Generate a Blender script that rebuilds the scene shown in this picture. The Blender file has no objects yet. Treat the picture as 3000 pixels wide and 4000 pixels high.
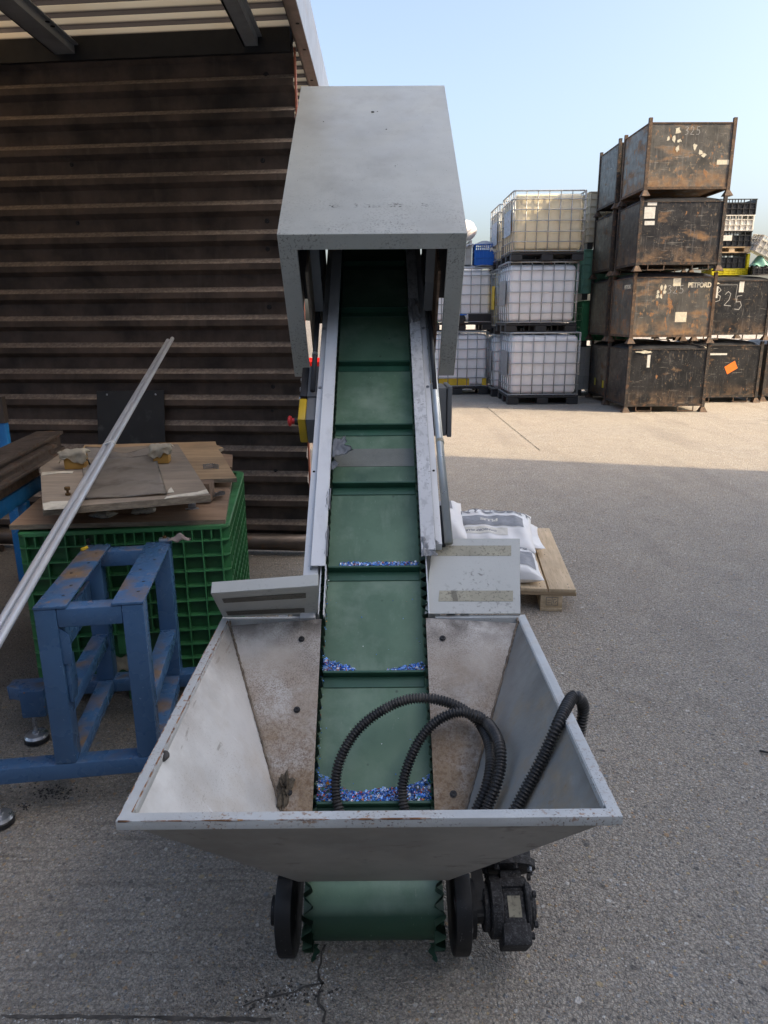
import bpy, bmesh, math, random
from mathutils import Vector, Matrix, noise as mnoise
R = random.Random(7)
V = Vector
PI = math.pi
SC = bpy.context.scene
COL = SC.collection

# ------------------------------------------------------------------ camera
F, PITCH, ROLL, YAW, CAMH = 2796.4, .2654, .0073, .0034, 1.40
CAM = V((.0258, 0, CAMH))
fwd = V((math.sin(YAW)*math.cos(PITCH), math.cos(YAW)*math.cos(PITCH), -math.sin(PITCH)))
r0 = V((math.cos(YAW), -math.sin(YAW), 0)); u0 = r0.cross(fwd)
rgt = r0*math.cos(ROLL)-u0*math.sin(ROLL); upv = u0*math.cos(ROLL)+r0*math.sin(ROLL)
cam = bpy.data.cameras.new('camera'); co = bpy.data.objects.new('camera', cam); COL.objects.link(co)
M3 = Matrix((rgt, upv, -fwd)).transposed()
co.matrix_world = Matrix.Translation(CAM) @ M3.to_4x4()
cam.sensor_fit = 'VERTICAL'; cam.sensor_height = 36; cam.lens = F/4000*36
cam.clip_start = .05; cam.clip_end = 2000
SC.camera = co

# surveying helpers: where the sight line through a photo pixel meets a level / a depth / a plane
def ray(x, y): return fwd*F+rgt*(x-1500)-upv*(y-2000)
def PLN(x, y, p, n):
    d = ray(x, y); n = V(n); return CAM+d*((V(p)-CAM).dot(n)/d.dot(n))
def G(x, y, z=0.): return PLN(x, y, (0, 0, z), (0, 0, 1))
def AT(x, y, Y): return PLN(x, y, (0, Y, 0), (0, 1, 0))

# ------------------------------------------------------------------ material helpers
def nd(nt, typ, ins=None, **props):
    n = nt.nodes.new(typ)
    for k, v in props.items(): setattr(n, k, v)
    for k, v in (ins or {}).items():
        s = n.inputs[k]
        if isinstance(v, bpy.types.NodeSocket): nt.links.new(v, s)
        else: s.default_value = v
    return n
def c4(c): return (c[0], c[1], c[2], 1) if len(c) == 3 else c
def mixc(nt, f, a, b, blend='MIX'):
    n = nt.nodes.new('ShaderNodeMix'); n.data_type = 'RGBA'; n.blend_type = blend
    for i, v in ((0, f), (6, a), (7, b)):
        if isinstance(v, bpy.types.NodeSocket): nt.links.new(v, n.inputs[i])
        else: n.inputs[i].default_value = v if i == 0 else c4(v)
    return n.outputs[2]
def mixf(nt, f, a, b):
    n = nt.nodes.new('ShaderNodeMix'); n.data_type = 'FLOAT'
    for i, v in ((0, f), (2, a), (3, b)):
        if isinstance(v, bpy.types.NodeSocket): nt.links.new(v, n.inputs[i])
        else: n.inputs[i].default_value = v
    return n.outputs[0]
def mth(nt, op, a, b=0., clamp=False):
    n = nt.nodes.new('ShaderNodeMath'); n.operation = op; n.use_clamp = clamp
    for i, v in ((0, a), (1, b)):
        if isinstance(v, bpy.types.NodeSocket): nt.links.new(v, n.inputs[i])
        else: n.inputs[i].default_value = v
    return n.outputs[0]
def step(nt, v, lo, hi, a=0., b=1.):
    n = nd(nt, 'ShaderNodeMapRange', {'Value': v, 'From Min': lo, 'From Max': hi, 'To Min': a, 'To Max': b})
    n.clamp = True
    return n.outputs[0]
def newmat(name):
    m = bpy.data.materials.new(name); m.use_nodes = True
    nt = m.node_tree; nt.nodes.clear()
    out = nd(nt, 'ShaderNodeOutputMaterial')
    return m, nt, out
def coords(nt, rand=True):
    tc = nd(nt, 'ShaderNodeTexCoord').outputs['Object']
    if not rand: return tc
    oi = nd(nt, 'ShaderNodeObjectInfo').outputs['Random']
    off = mth(nt, 'MULTIPLY', oi, 41.)
    a = nd(nt, 'ShaderNodeVectorMath', {0: tc, 1: off}, operation='ADD')
    return a.outputs[0]
def stretch(nt, vec, s):
    return nd(nt, 'ShaderNodeVectorMath', {0: vec, 1: s}, operation='MULTIPLY').outputs[0]
def noi(nt, vec, scale, detail=4., rough=.55, s=None):
    if s: vec = stretch(nt, vec, s)
    return nd(nt, 'ShaderNodeTexNoise', {'Vector': vec, 'Scale': scale, 'Detail': detail, 'Roughness': rough}).outputs[0]

def surf(name, base, vary=.12, vscale=6., rough=.5, metal=0., bump=.05, bscale=90., layers=(), rvary=.1, spec=None, rand=True, trans=0., warp=0.):
    """Procedural paint / metal / plastic: base colour with mottling, then layers (rust, scratches, dust, streaks)."""
    m, nt, out = newmat(name)
    vec = coords(nt, rand)
    n1 = noi(nt, vec, vscale, 5.)
    dark = tuple(c*(1-vary*1.6) for c in base); lite = tuple(min(1, c*(1+vary*1.6)) for c in base)
    col = mixc(nt, step(nt, n1, .3, .7), dark, lite)
    ro = step(nt, noi(nt, vec, vscale*2.3, 3.), .3, .7, max(.02, rough-rvary), min(1, rough+rvary))
    me = metal
    hgt = noi(nt, vec, bscale, 3.)
    for L in layers:
        k = L.get('kind', 'noise')
        v2 = vec
        if k == 'voro':
            vo = nd(nt, 'ShaderNodeTexVoronoi', {'Vector': stretch(nt, vec, L.get('s', (1, 1, 1))), 'Scale': L['scale']})
            mk = step(nt, vo.outputs['Distance'], L['hi'], L['lo'])
            sel = nd(nt, 'ShaderNodeSeparateColor', {0: vo.outputs['Color']}).outputs[0]
            mk = mth(nt, 'MULTIPLY', mk, step(nt, sel, L.get('pick', .5), L.get('pick', .5)+.02))
        else:
            mk = step(nt, noi(nt, v2, L['scale'], L.get('detail', 6.), L.get('rg', .6), L.get('s')), L['lo'], L['hi'])
        if 'gate' in L:   # second, larger noise that gates where the layer appears
            g = L['gate']; mk = mth(nt, 'MULTIPLY', mk, step(nt, noi(nt, vec, g[0], 3., .5), g[1], g[2]))
        if 'up' in L:     # settled dust / rust where water stands / the belt's painted shading: only on faces that look up
            nz = nd(nt, 'ShaderNodeSeparateXYZ', {0: nd(nt, 'ShaderNodeNewGeometry').outputs['Normal']}).outputs[2]
            mk = mth(nt, 'MULTIPLY', mk, step(nt, nz, L['up'][0], L['up'][1]))
        if 'zr' in L:     # band of object height
            oz = nd(nt, 'ShaderNodeSeparateXYZ', {0: nd(nt, 'ShaderNodeTexCoord').outputs['Object']}).outputs[2]
            mk = mth(nt, 'MULTIPLY', mk, step(nt, oz, L['zr'][0], L['zr'][1]))
        mk = mth(nt, 'MULTIPLY', mk, L.get('amt', 1.))
        c2 = L['color']
        if L.get('vary2'):
            c2 = mixc(nt, step(nt, noi(nt, vec, L['scale']*2.7, 4.), .35, .65), c2, L['vary2'])
        col = mixc(nt, mk, col, c2)
        if 'rough' in L: ro = mixf(nt, mk, ro, L['rough'])
        if metal or 'metal' in L: me = mixf(nt, mk, me, L.get('metal', 0.))
        if L.get('b'): hgt = mth(nt, 'ADD', hgt, mth(nt, 'MULTIPLY', mk, L['b']))
    bs = nd(nt, 'ShaderNodeBsdfPrincipled', {'Base Color': col, 'Roughness': ro, 'Metallic': me})
    if spec is not None: bs.inputs['Specular IOR Level'].default_value = spec
    if bump:
        b = nd(nt, 'ShaderNodeBump', {'Height': hgt, 'Strength': min(1., bump), 'Distance': .004})
        if warp:   # slow buckling of thin sheet
            b0 = nd(nt, 'ShaderNodeBump', {'Height': noi(nt, vec, 4.5, 2.), 'Strength': warp, 'Distance': .02}); nt.links.new(b0.outputs[0], b.inputs['Normal'])
        nt.links.new(b.outputs[0], bs.inputs['Normal'])
    sh = bs.outputs[0]
    if trans:
        t = nd(nt, 'ShaderNodeBsdfTranslucent', {'Color': col})
        mx = nd(nt, 'ShaderNodeMixShader', {0: trans, 1: bs.outputs[0], 2: t.outputs[0]}); sh = mx.outputs[0]
    nt.links.new(sh, out.inputs[0])
    return m

RUST = (.20, .075, .028); RUSTD = (.075, .032, .018); RUSTL = (.36, .17, .06)
MT = {}
MT['hood'] = surf('grey_hood_paint', (.45, .462, .43), .05, 3, .42, 0, .04, 160, [
    dict(scale=150, lo=.64, hi=.72, color=(.13, .125, .115), amt=.55, gate=(5, .38, .62)),
    dict(scale=420, lo=.66, hi=.72, color=(.08, .075, .07), amt=.6, gate=(9, .45, .6)),
    dict(kind='voro', scale=55, lo=.06, hi=.13, color=(.10, .095, .09), pick=.78, amt=.75),
    dict(kind='voro', scale=120, lo=.10, hi=.2, color=(.12, .115, .105), pick=.72, amt=.6),
    dict(scale=130, lo=.53, hi=.62, color=(.13, .125, .115), amt=.7, zr=(1.86, 1.68), gate=(7, .40, .58)),
    dict(scale=2.2, lo=.45, hi=.8, color=(.32, .325, .31), amt=.6),
    dict(scale=7, lo=.52, hi=.72, color=(.29, .285, .265), amt=.45, s=(1, 1, .22))], warp=.6)
MT['rail'] = surf('pale_rail_paint', (.66, .675, .69), .04, 5, .36, 0, .03, 120, [
    dict(scale=110, lo=.62, hi=.70, color=(.20, .19, .18), amt=.7, gate=(4, .48, .66)),
    dict(kind='voro', scale=70, lo=.06, hi=.13, color=(.12, .115, .11), pick=.9, amt=.8),
    dict(scale=9, lo=.55, hi=.75, color=(.40, .40, .40), amt=.6, s=(1, .4, .4))])
MT['railw'] = surf('worn_pale_rail_paint', (.56, .565, .57), .06, 5, .38, 0, .05, 120, [
    dict(scale=60, lo=.50, hi=.60, color=(.36, .365, .37), amt=.7, s=(1, .5, .5)),
    dict(scale=110, lo=.58, hi=.66, color=(.17, .165, .16), amt=.75, gate=(5, .44, .60)),
    dict(kind='voro', scale=60, lo=.06, hi=.13, color=(.12, .115, .11), pick=.86, amt=.8)])
MT['galv'] = surf('worn_galvanised_steel', (.46, .465, .47), .12, 14, .42, .55, .12, 140, [
    dict(scale=120, lo=.52, hi=.66, color=(.15, .125, .10), amt=.75, rough=.8, gate=(3.2, .40, .62)),
    dict(scale=60, lo=.60, hi=.70, color=RUST, vary2=RUSTD, amt=.7, rough=.9, gate=(3.5, .5, .68)),
    dict(scale=240, lo=.6, hi=.68, color=(.10, .075, .055), amt=.7, rough=.9)])
MT['plate'] = surf('rust_speckled_steel_plate', (.47, .445, .41), .10, 9, .5, .1, .2, 260, [
    dict(scale=4, lo=.5, hi=.72, color=(.56, .55, .53), amt=.6, rough=.45),
    dict(scale=7, lo=.34, hi=.58, color=(.25, .175, .10), amt=.9, rough=.8, zr=(.66, .38)),
    dict(scale=11, lo=.50, hi=.66, color=(.23, .15, .08), amt=.65, rough=.85, zr=(.60, .36)),
    dict(scale=300, lo=.47, hi=.60, color=(.18, .14, .11), amt=.75, rough=.85, gate=(6, .28, .60)),
    dict(scale=110, lo=.47, hi=.62, color=(.19, .115, .06), vary2=(.11, .065, .04), amt=.8, rough=.9, zr=(.56, .33)),
    dict(scale=14, lo=.34, hi=.58, color=(.07, .062, .056), amt=.85, rough=.8, zr=(.565, .610)),
    dict(scale=3.1, lo=.56, hi=.72, color=(.15, .125, .105), amt=.65, rough=.8)], warp=.4)
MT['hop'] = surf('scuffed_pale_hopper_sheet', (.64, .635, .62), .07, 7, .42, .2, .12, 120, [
    dict(scale=6, lo=.48, hi=.70, color=(.47, .41, .33), amt=.6, rough=.7),
    dict(scale=9, lo=.50, hi=.68, color=(.40, .27, .14), amt=.85, rough=.8, gate=(3, .46, .64)),
    dict(scale=20, lo=.655, hi=.675, color=(.26, .24, .21), amt=.7, s=(3, .35, .35)),
    dict(scale=26, lo=.66, hi=.68, color=(.72, .73, .74), amt=.6, s=(.3, 3, .5)),
    dict(scale=260, lo=.56, hi=.68, color=(.30, .26, .21), amt=.65, rough=.8, gate=(5, .38, .62)),
    dict(scale=5, lo=.40, hi=.62, color=(.30, .27, .24), amt=.75, zr=(.48, .60), rough=.7)], warp=.4)
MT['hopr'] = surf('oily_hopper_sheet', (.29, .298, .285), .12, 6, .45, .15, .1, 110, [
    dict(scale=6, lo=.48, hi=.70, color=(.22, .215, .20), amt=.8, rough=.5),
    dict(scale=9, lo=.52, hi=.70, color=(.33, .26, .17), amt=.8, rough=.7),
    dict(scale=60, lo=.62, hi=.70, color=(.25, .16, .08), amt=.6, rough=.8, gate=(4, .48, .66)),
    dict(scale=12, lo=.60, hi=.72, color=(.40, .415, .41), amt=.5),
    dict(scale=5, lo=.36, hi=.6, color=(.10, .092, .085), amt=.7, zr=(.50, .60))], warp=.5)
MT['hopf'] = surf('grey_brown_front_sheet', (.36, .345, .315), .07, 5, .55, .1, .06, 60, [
    dict(scale=10, lo=.60, hi=.66, color=(.13, .12, .105), amt=.6, s=(.35, 1, 1)),
    dict(scale=3, lo=.45, hi=.75, color=(.19, .17, .145), amt=.8), dict(scale=20, lo=.6, hi=.72, color=(.12, .10, .085), amt=.6)], warp=.5)
MT['rim'] = surf('chipped_rim_paint', (.47, .485, .48), .08, 8, .4, 0, .15, 120, [
    dict(scale=14, lo=.52, hi=.70, color=(.44, .38, .30), amt=.7, gate=(4, .4, .6)),
    dict(scale=85, lo=.57, hi=.63, color=(.20, .09, .04), vary2=(.30, .15, .06), amt=.75, rough=.9, gate=(3.5, .52, .62), b=-.6),
    dict(scale=200, lo=.58, hi=.66, color=RUSTD, amt=.85, rough=.9, gate=(7, .42, .62))])
MT['rustline'] = surf('rusty_edge', (.20, .10, .05), .3, 30, .9, 0, .2, 120, [dict(scale=45, lo=.45, hi=.58, color=(.40, .40, .39), amt=.9), dict(scale=60, lo=.6, hi=.66, color=(.36, .18, .05), amt=.9)])
MT['belt'] = surf('green_belt_rubber', (.017, .060, .032), .09, 4, .42, 0, .05, 300, [  # dark base paints shade into the tail; dust pales the upward faces
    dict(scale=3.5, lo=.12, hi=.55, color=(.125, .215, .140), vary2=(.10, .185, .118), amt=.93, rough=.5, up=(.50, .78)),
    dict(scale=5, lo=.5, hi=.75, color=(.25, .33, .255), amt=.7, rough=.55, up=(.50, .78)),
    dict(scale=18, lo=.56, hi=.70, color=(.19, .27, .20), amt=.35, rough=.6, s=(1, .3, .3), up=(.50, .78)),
    dict(scale=90, lo=.66, hi=.72, color=(.24, .31, .25), amt=.5, s=(1.5, .5, .5)),
    dict(kind='voro', scale=26, lo=.06, hi=.14, color=(.025, .045, .033), pick=.84, amt=.7),
    dict(scale=260, lo=.64, hi=.70, color=(.18, .25, .19), amt=.45, gate=(6, .5, .65))])
MT['cleat'] = surf('dark_green_cleat', (.026, .090, .055), .1, 9, .4, 0, .03, 200, [
    dict(scale=40, lo=.62, hi=.72, color=(.10, .17, .13), amt=.5)])
MT['splice'] = surf('grey_belt_splice', (.16, .175, .16), .1, 14, .7, 0, .2, 420, [
    dict(scale=330, lo=.55, hi=.66, color=(.20, .2, .19), amt=.6)])
MT['film'] = surf('peeling_protective_film', (.38, .39, .41), .1, 20, .35, 0, .2, 60, [
    dict(scale=40, lo=.6, hi=.68, color=(.16, .16, .16), amt=.8)])
MT['tail'] = surf('black_painted_steel', (.006, .0063, .0075), .2, 9, .55, .0, .08, 140, [
    dict(scale=200, lo=.64, hi=.71, color=(.15, .15, .15), amt=.7, gate=(7, .48, .62)),
    dict(scale=50, lo=.665, hi=.69, color=(.42, .42, .42), amt=.7, s=(1.5, .3, .3))])
MT['motor'] = surf('dusty_black_casting', (.022, .0225, .025), .2, 12, .7, .1, .5, 260, [
    dict(scale=210, lo=.53, hi=.66, color=(.12, .12, .125), amt=.7),
    dict(scale=60, lo=.5, hi=.7, color=(.12, .12, .125), amt=.6, up=(.1, .8))])
MT['sticker'] = surf('aged_sticker', (.33, .31, .235), .12, 10, .7, 0, .1, 140, [
    dict(scale=130, lo=.54, hi=.64, color=(.14, .125, .095), amt=.8),
    dict(scale=26, lo=.62, hi=.66, color=(.10, .09, .07), amt=.7, s=(1, .25, .25))])
MT['stickerd'] = surf('dirty_sticker', (.13, .12, .10), .15, 10, .75, 0, .1, 140, [
    dict(scale=130, lo=.54, hi=.64, color=(.06, .055, .045), amt=.8)])
MT['flap'] = surf('grey_flap_paint', (.45, .455, .425), .05, 4, .42, 0, .04, 150, [
    dict(scale=80, lo=.56, hi=.66, color=(.13, .12, .105), amt=.75, gate=(4.5, .46, .62)),
    dict(scale=300, lo=.62, hi=.7, color=(.12, .11, .10), amt=.6, gate=(3.5, .4, .6))])
MT['yellow'] = surf('yellow_switch_box', (.55, .36, .02), .08, 10, .45)
MT['red'] = surf('red_push_button', (.55, .03, .035), .08, 10, .4)
MT['dark'] = surf('near_black_plastic', (.016, .017, .02), .1, 10, .45)
MT['black'] = surf('dead_black', (.004, .004, .004), .1, 10, .9, bump=0)
MT['boxgrey'] = surf('grey_enclosure', (.13, .135, .14), .06, 6, .45)
MT['pipe'] = surf('aluminium_tube', (.62, .65, .69), .05, 3, .36, .6, 0, 150, [
    dict(scale=5, lo=.5, hi=.75, color=(.42, .40, .36), amt=.6, rough=.5)], rvary=.04)
MT['conduit'] = surf('galvanised_conduit', (.46, .48, .47), .08, 9, .36, .8, .05, 150)
MT['hose'] = surf('black_ribbed_hose', (.020, .020, .021), .15, 8, .42, 0, .05, 150, [
    dict(scale=16, lo=.45, hi=.7, color=(.14, .13, .115), amt=.8, rough=.7, gate=(1.6, .36, .52))])
MT['blue'] = surf('blue_machine_paint', (.052, .122, .245), .09, 5, .28, 0, .06, 90, [
    dict(scale=9, lo=.46, hi=.62, color=(.22, .125, .035), vary2=(.11, .075, .04), amt=.85, rough=.8, up=(.75, .95), gate=(3.1, .42, .55)),
    dict(scale=60, lo=.6, hi=.68, color=(.30, .14, .04), amt=.8, rough=.9, up=(.6, .9), gate=(5, .45, .6)),
    dict(scale=36, lo=.5, hi=.7, color=(.12, .135, .17), amt=.5, up=(.6, .9)),
    dict(scale=80, lo=.68, hi=.72, color=(.32, .42, .62), amt=.6),
    dict(kind='voro', scale=34, lo=.05, hi=.12, color=(.34, .14, .03), pick=.93, amt=.9)])
MT['bluerack'] = surf('bright_blue_rack_paint', (.015, .16, .42), .1, 6, .4, 0, .05, 90, [
    dict(scale=40, lo=.62, hi=.68, color=(.25, .3, .35), amt=.6), dict(scale=22, lo=.62, hi=.7, color=(.1, .08, .07), amt=.7)])
MT['gplas'] = surf('green_moulded_plastic', (.055, .23, .082), .1, 5, .45, 0, .06, 120, [
    dict(scale=40, lo=.58, hi=.72, color=(.11, .24, .13), amt=.5, gate=(5, .45, .6)),
    dict(scale=7, lo=.45, hi=.75, color=(.055, .085, .045), amt=.6, up=(.3, .9))])
MT['gplasd'] = surf('dirty_green_panel', (.028, .13, .045), .1, 5, .5, 0, .05, 120, [
    dict(scale=9, lo=.5, hi=.7, color=(.03, .05, .025), amt=.6)])
MT['teal'] = surf('teal_crate_plastic', (.16, .36, .29), .08, 5, .5)
MT['gdark'] = surf('mid_green_crate_plastic', (.05, .27, .12), .08, 5, .5)
MT['cream'] = surf('cream_crate_plastic', (.62, .58, .47), .06, 5, .5)
MT['greyc'] = surf('light_grey_crate', (.42, .43, .42), .06, 5, .5)
MT['whitec'] = surf('white_crate_plastic', (.74, .72, .66), .05, 5, .5)
MT['blackc'] = surf('black_crate_plastic', (.022, .024, .028), .1, 5, .42)
MT['yelc'] = surf('yellow_crate_plastic', (.74, .66, .02), .05, 5, .5)
MT['bluec'] = surf('blue_crate_plastic', (.01, .14, .56), .06, 5, .45)
MT['redc'] = surf('red_crate_plastic', (.70, .025, .02), .06, 5, .45)
MT['limec'] = surf('lime_crate_plastic', (.10, .50, .06), .06, 5, .45)
MT['board'] = None

def wood(name, a, b, scale=1., grey=0., dirt=.5, axis=0):
    m, nt, out = newmat(name); vec = coords(nt)
    st = [9., 9., 9.]; st[axis] = .9
    n = noi(nt, vec, 5.*scale, 6., .6, tuple(st))
    w = noi(nt, vec, 26.*scale, 4., .6, tuple(st))
    col = mixc(nt, step(nt, n, .35, .68), a, b)
    col = mixc(nt, mth(nt, 'MULTIPLY', step(nt, w, .55, .7), .45), col, tuple(c*.45 for c in a))
    col = mixc(nt, mth(nt, 'MULTIPLY', step(nt, noi(nt, vec, 4., 5.), .45, .72), dirt), col, (.10, .085, .07))
    bs = nd(nt, 'ShaderNodeBsdfPrincipled', {'Base Color': col, 'Roughness': .78})
    bp = nd(nt, 'ShaderNodeBump', {'Height': mth(nt, 'ADD', n, w), 'Strength': .25, 'Distance': .003})
    nt.links.new(bp.outputs[0], bs.inputs['Normal']); nt.links.new(bs.outputs[0], out.inputs[0])
    return m
MT['ply'] = wood('brown_plywood', (.27, .165, .10), (.40, .27, .175), .8, dirt=.35)
MT['plylight'] = wood('bare_plywood', (.38, .25, .14), (.54, .37, .21), .8, dirt=.35)
MT['plygrey'] = wood('film_faced_plywood', (.235, .185, .14), (.34, .275, .205), .5, dirt=.4)
MT['plyedge'] = wood('ply_edge', (.16, .125, .085), (.34, .28, .2), 2., dirt=.35)
MT['deal'] = wood('pallet_pine', (.50, .38, .24), (.66, .52, .35), .7, dirt=.18, axis=1)
MT['dealx'] = wood('pallet_pine_cross', (.36, .26, .155), (.50, .37, .23), .7, dirt=.25, axis=0)
MT['oldwood'] = wood('weathered_plank', (.14, .09, .06), (.30, .20, .135), .9, dirt=.4)
MT['paper'] = surf('torn_paper', (.66, .61, .50), .1, 12, .8, 0, .4, 60, [dict(scale=18, lo=.5, hi=.7, color=(.30, .26, .2), amt=.6)], trans=.15)
MT['greypaper'] = surf('grey_masking_paper', (.40, .345, .285), .1, 7, .6, 0, .15, 50, [
    dict(scale=5, lo=.5, hi=.7, color=(.52, .48, .43), amt=.6), dict(scale=9, lo=.55, hi=.75, color=(.12, .10, .085), amt=.7)])
MT['foam'] = surf('ochre_foam_block', (.36, .20, .045), .1, 8, .7, 0, .2, 90)
MT['steel'] = surf('brown_mill_steel', (.10, .08, .068), .2, 6, .45, .5, .1, 90, [
    dict(scale=14, lo=.55, hi=.7, color=(.16, .075, .035), amt=.7, rough=.8), dict(scale=30, lo=.6, hi=.7, color=(.2, .18, .16), amt=.5, up=(.5, .9))])
MT['blackplate'] = surf('black_sheet_steel', (.028, .028, .029), .12, 5, .42, .3, .04, 80, [
    dict(scale=9, lo=.58, hi=.72, color=(.085, .085, .085), amt=.7)])
MT['zinc'] = surf('zinc_bracket', (.45, .47, .50), .06, 12, .3, .8)
MT['rustbolt'] = surf('rusty_bolt', (.13, .075, .03), .2, 30, .6, .5)
MT['packet'] = surf('paper_sachet', (.60, .58, .50), .1, 30, .7, 0, .2, 120, [dict(scale=90, lo=.56, hi=.62, color=(.16, .15, .12), amt=.6)])
MT['clear'] = surf('crumpled_clear_film', (.30, .30, .30), .1, 12, .25, trans=.5)
MT['pink'] = surf('dirty_pale_rag', (.46, .38, .35), .1, 30, .8, trans=.1)
MT['tape'] = surf('clear_tape_band', (.52, .54, .54), .06, 20, .3)
MT['rusttrim'] = surf('red_oxide_post', (.42, .13, .07), .1, 8, .6)
MT['bag'] = surf('white_sack_film', (.84, .845, .85), .04, 6, .38, 0, .25, 26, [dict(scale=12, lo=.6, hi=.75, color=(.52, .53, .55), amt=.5)], trans=.12)
MT['ink'] = surf('grey_sack_print', (.24, .25, .27), .1, 30, .5)
MT['inkdark'] = surf('dark_sack_print', (.09, .095, .10), .1, 30, .5)

def still(name, base, a, tone):
    """Weathered stillage paint; a = how far rust has gone (0..1)."""
    L = [dict(scale=4, lo=.45, hi=.7, color=tone, amt=.75),
         dict(scale=5, lo=.62-.10*a, hi=.74-.08*a, color=(.19, .10, .045), vary2=(.30, .17, .075), amt=.85, rough=.9, s=(.5, .5, 1.3)),
         dict(scale=36, lo=.57-.02*a, hi=.66, color=tuple(c*2.6 for c in tone), amt=.5, s=(1., 1., .09)),
         dict(scale=13, lo=.655-.06*a, hi=.69-.05*a, color=(.26, .11, .042), vary2=(.36, .19, .08), amt=.85, rough=.9, s=(1, 1, .45)),
         dict(scale=30, lo=.60, hi=.64, color=(.30, .21, .125), amt=.35+.3*a, rough=.8, gate=(2.6, .44, .58), s=(1, 1, .6)),
         dict(scale=28, lo=.62, hi=.65, color=(.42, .39, .34), amt=.3, s=(.14, .14, 1.6), gate=(3.4, .44, .56)),
         dict(scale=34, lo=.62, hi=.66, color=(.38, .35, .31), amt=.3, s=(1.6, 1.6, .10), gate=(2.8, .42, .56)),
         dict(scale=60, lo=.62, hi=.66, color=(.44, .39, .31), amt=.42, gate=(5, .46, .58)),
         dict(scale=8, lo=.40, hi=.58, color=(.21, .11, .05), vary2=(.33, .20, .095), amt=.35+.6*a, rough=.9, zr=(.36, .10))]
    return surf(name, base, .25, 5, .38, .12, .14, 60, L)
MT['still'] = still('scratched_black_stillage', (.014, .015, .017), .0, (.028, .028, .030))
MT['stillr'] = still('rusty_stillage', (.095, .090, .080), .9, (.060, .058, .055))
MT['stillm'] = still('part_rusted_stillage', (.022, .022, .024), .35, (.045, .043, .042))
MT['stillframe'] = surf('rusty_stillage_frame', (.105, .066, .042), .3, 14, .8, .1, .3, 90, [
    dict(scale=20, lo=.5, hi=.62, color=(.05, .045, .04), amt=.8), dict(scale=30, lo=.58, hi=.7, color=(.28, .19, .11), amt=.7)])
MT['stillframed'] = surf('dark_stillage_frame', (.035, .030, .027), .3, 14, .7, .1, .3, 90, [
    dict(scale=18, lo=.52, hi=.64, color=(.14, .075, .04), amt=.8), dict(scale=60, lo=.62, hi=.68, color=(.30, .22, .14), amt=.7)])
MT['chalk'] = surf('white_chalk', (.42, .42, .41), .1, 60, .9)
MT['label'] = surf('paper_label', (.66, .65, .60), .08, 40, .7, 0, .1, 90, [dict(scale=120, lo=.60, hi=.66, color=(.3, .3, .3), amt=.5, s=(.3, .3, 2))])
MT['labelw'] = surf('torn_label_scraps', (.60, .56, .44), .15, 30, .8)
MT['orange'] = surf('orange_hazard_card', (.85, .20, .015), .05, 10, .6)
MT['stencil'] = surf('stencil_paint', (.66, .60, .46), .1, 40, .8)
MT['bottle'] = surf('white_tank_plastic', (.93, .935, .95), .03, 3, .33, 0, .03, 30, [
    dict(scale=5, lo=.55, hi=.75, color=(.78, .79, .79), amt=.5, s=(1, 1, .3))], trans=.08)
MT['bottlec'] = surf('cream_tank_plastic', (.86, .76, .54), .06, 3, .33, 0, .03, 30, [
    dict(scale=3, lo=.5, hi=.75, color=(.88, .83, .68), amt=.6)], trans=.15)
MT['bottley'] = surf('yellowed_tank_plastic', (.56, .49, .27), .06, 3, .35, trans=.3)
MT['cage'] = surf('galvanised_cage_tube', (.36, .375, .385), .1, 8, .4, .55, .04, 90)
MT['iplate'] = surf('cage_label_plate', (.33, .34, .35), .06, 9, .35, .6)
MT['bluelabel'] = surf('weathered_blue_label', (.30, .37, .47), .1, 30, .6, 0, .05, 60, [
    dict(scale=30, lo=.5, hi=.6, color=(.50, .53, .55), amt=.7), dict(scale=16, lo=.56, hi=.62, color=(.16, .19, .17), amt=.7)])
MT['yelband'] = surf('yellow_band', (.62, .42, .03), .08, 9, .5)
MT['ipal'] = surf('black_pallet_plastic', (.022, .023, .025), .15, 7, .5, 0, .1, 60)
MT['sheet'] = surf('white_film_sheet', (.75, .76, .78), .05, 6, .4, 0, .3, 12, trans=.2)
MT['bale'] = surf('white_and_red_bale', (.76, .72, .70), .05, 6, .5, 0, .3, 12, [dict(scale=5, lo=.55, hi=.62, color=(.62, .14, .12), amt=.6)])
MT['stonewhite'] = surf('pale_pellet', (.62, .62, .60), .1, 30, .6)
MT['grit'] = surf('dark_grit', (.06, .055, .05), .3, 50, .9)
MT['purlin'] = surf('galvanised_purlin', (.30, .32, .34), .12, 6, .45, .5, .08, 60)
MT['eave'] = surf('brown_eave_channel', (.20, .15, .12), .15, 7, .55, .1, .1, 60, [dict(scale=6, lo=.5, hi=.7, color=(.11, .085, .07), amt=.7)])
MT['fascia'] = surf('pale_fascia_sheet', (.40, .42, .45), .06, 5, .4, .2, .05, 50, [dict(scale=9, lo=.55, hi=.75, color=(.40, .33, .27), amt=.6, s=(1, .15, 1))])
MT['bldg'] = surf('pale_factory_cladding', (.70, .69, .66), .05, 2, .6)
MT['bldg2'] = surf('grey_sky_blocker', (.34, .33, .32), .05, 2, .6)
MT['header'] = surf('dark_header_steel', (.008, .008, .010), .15, 5, .6)

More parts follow.
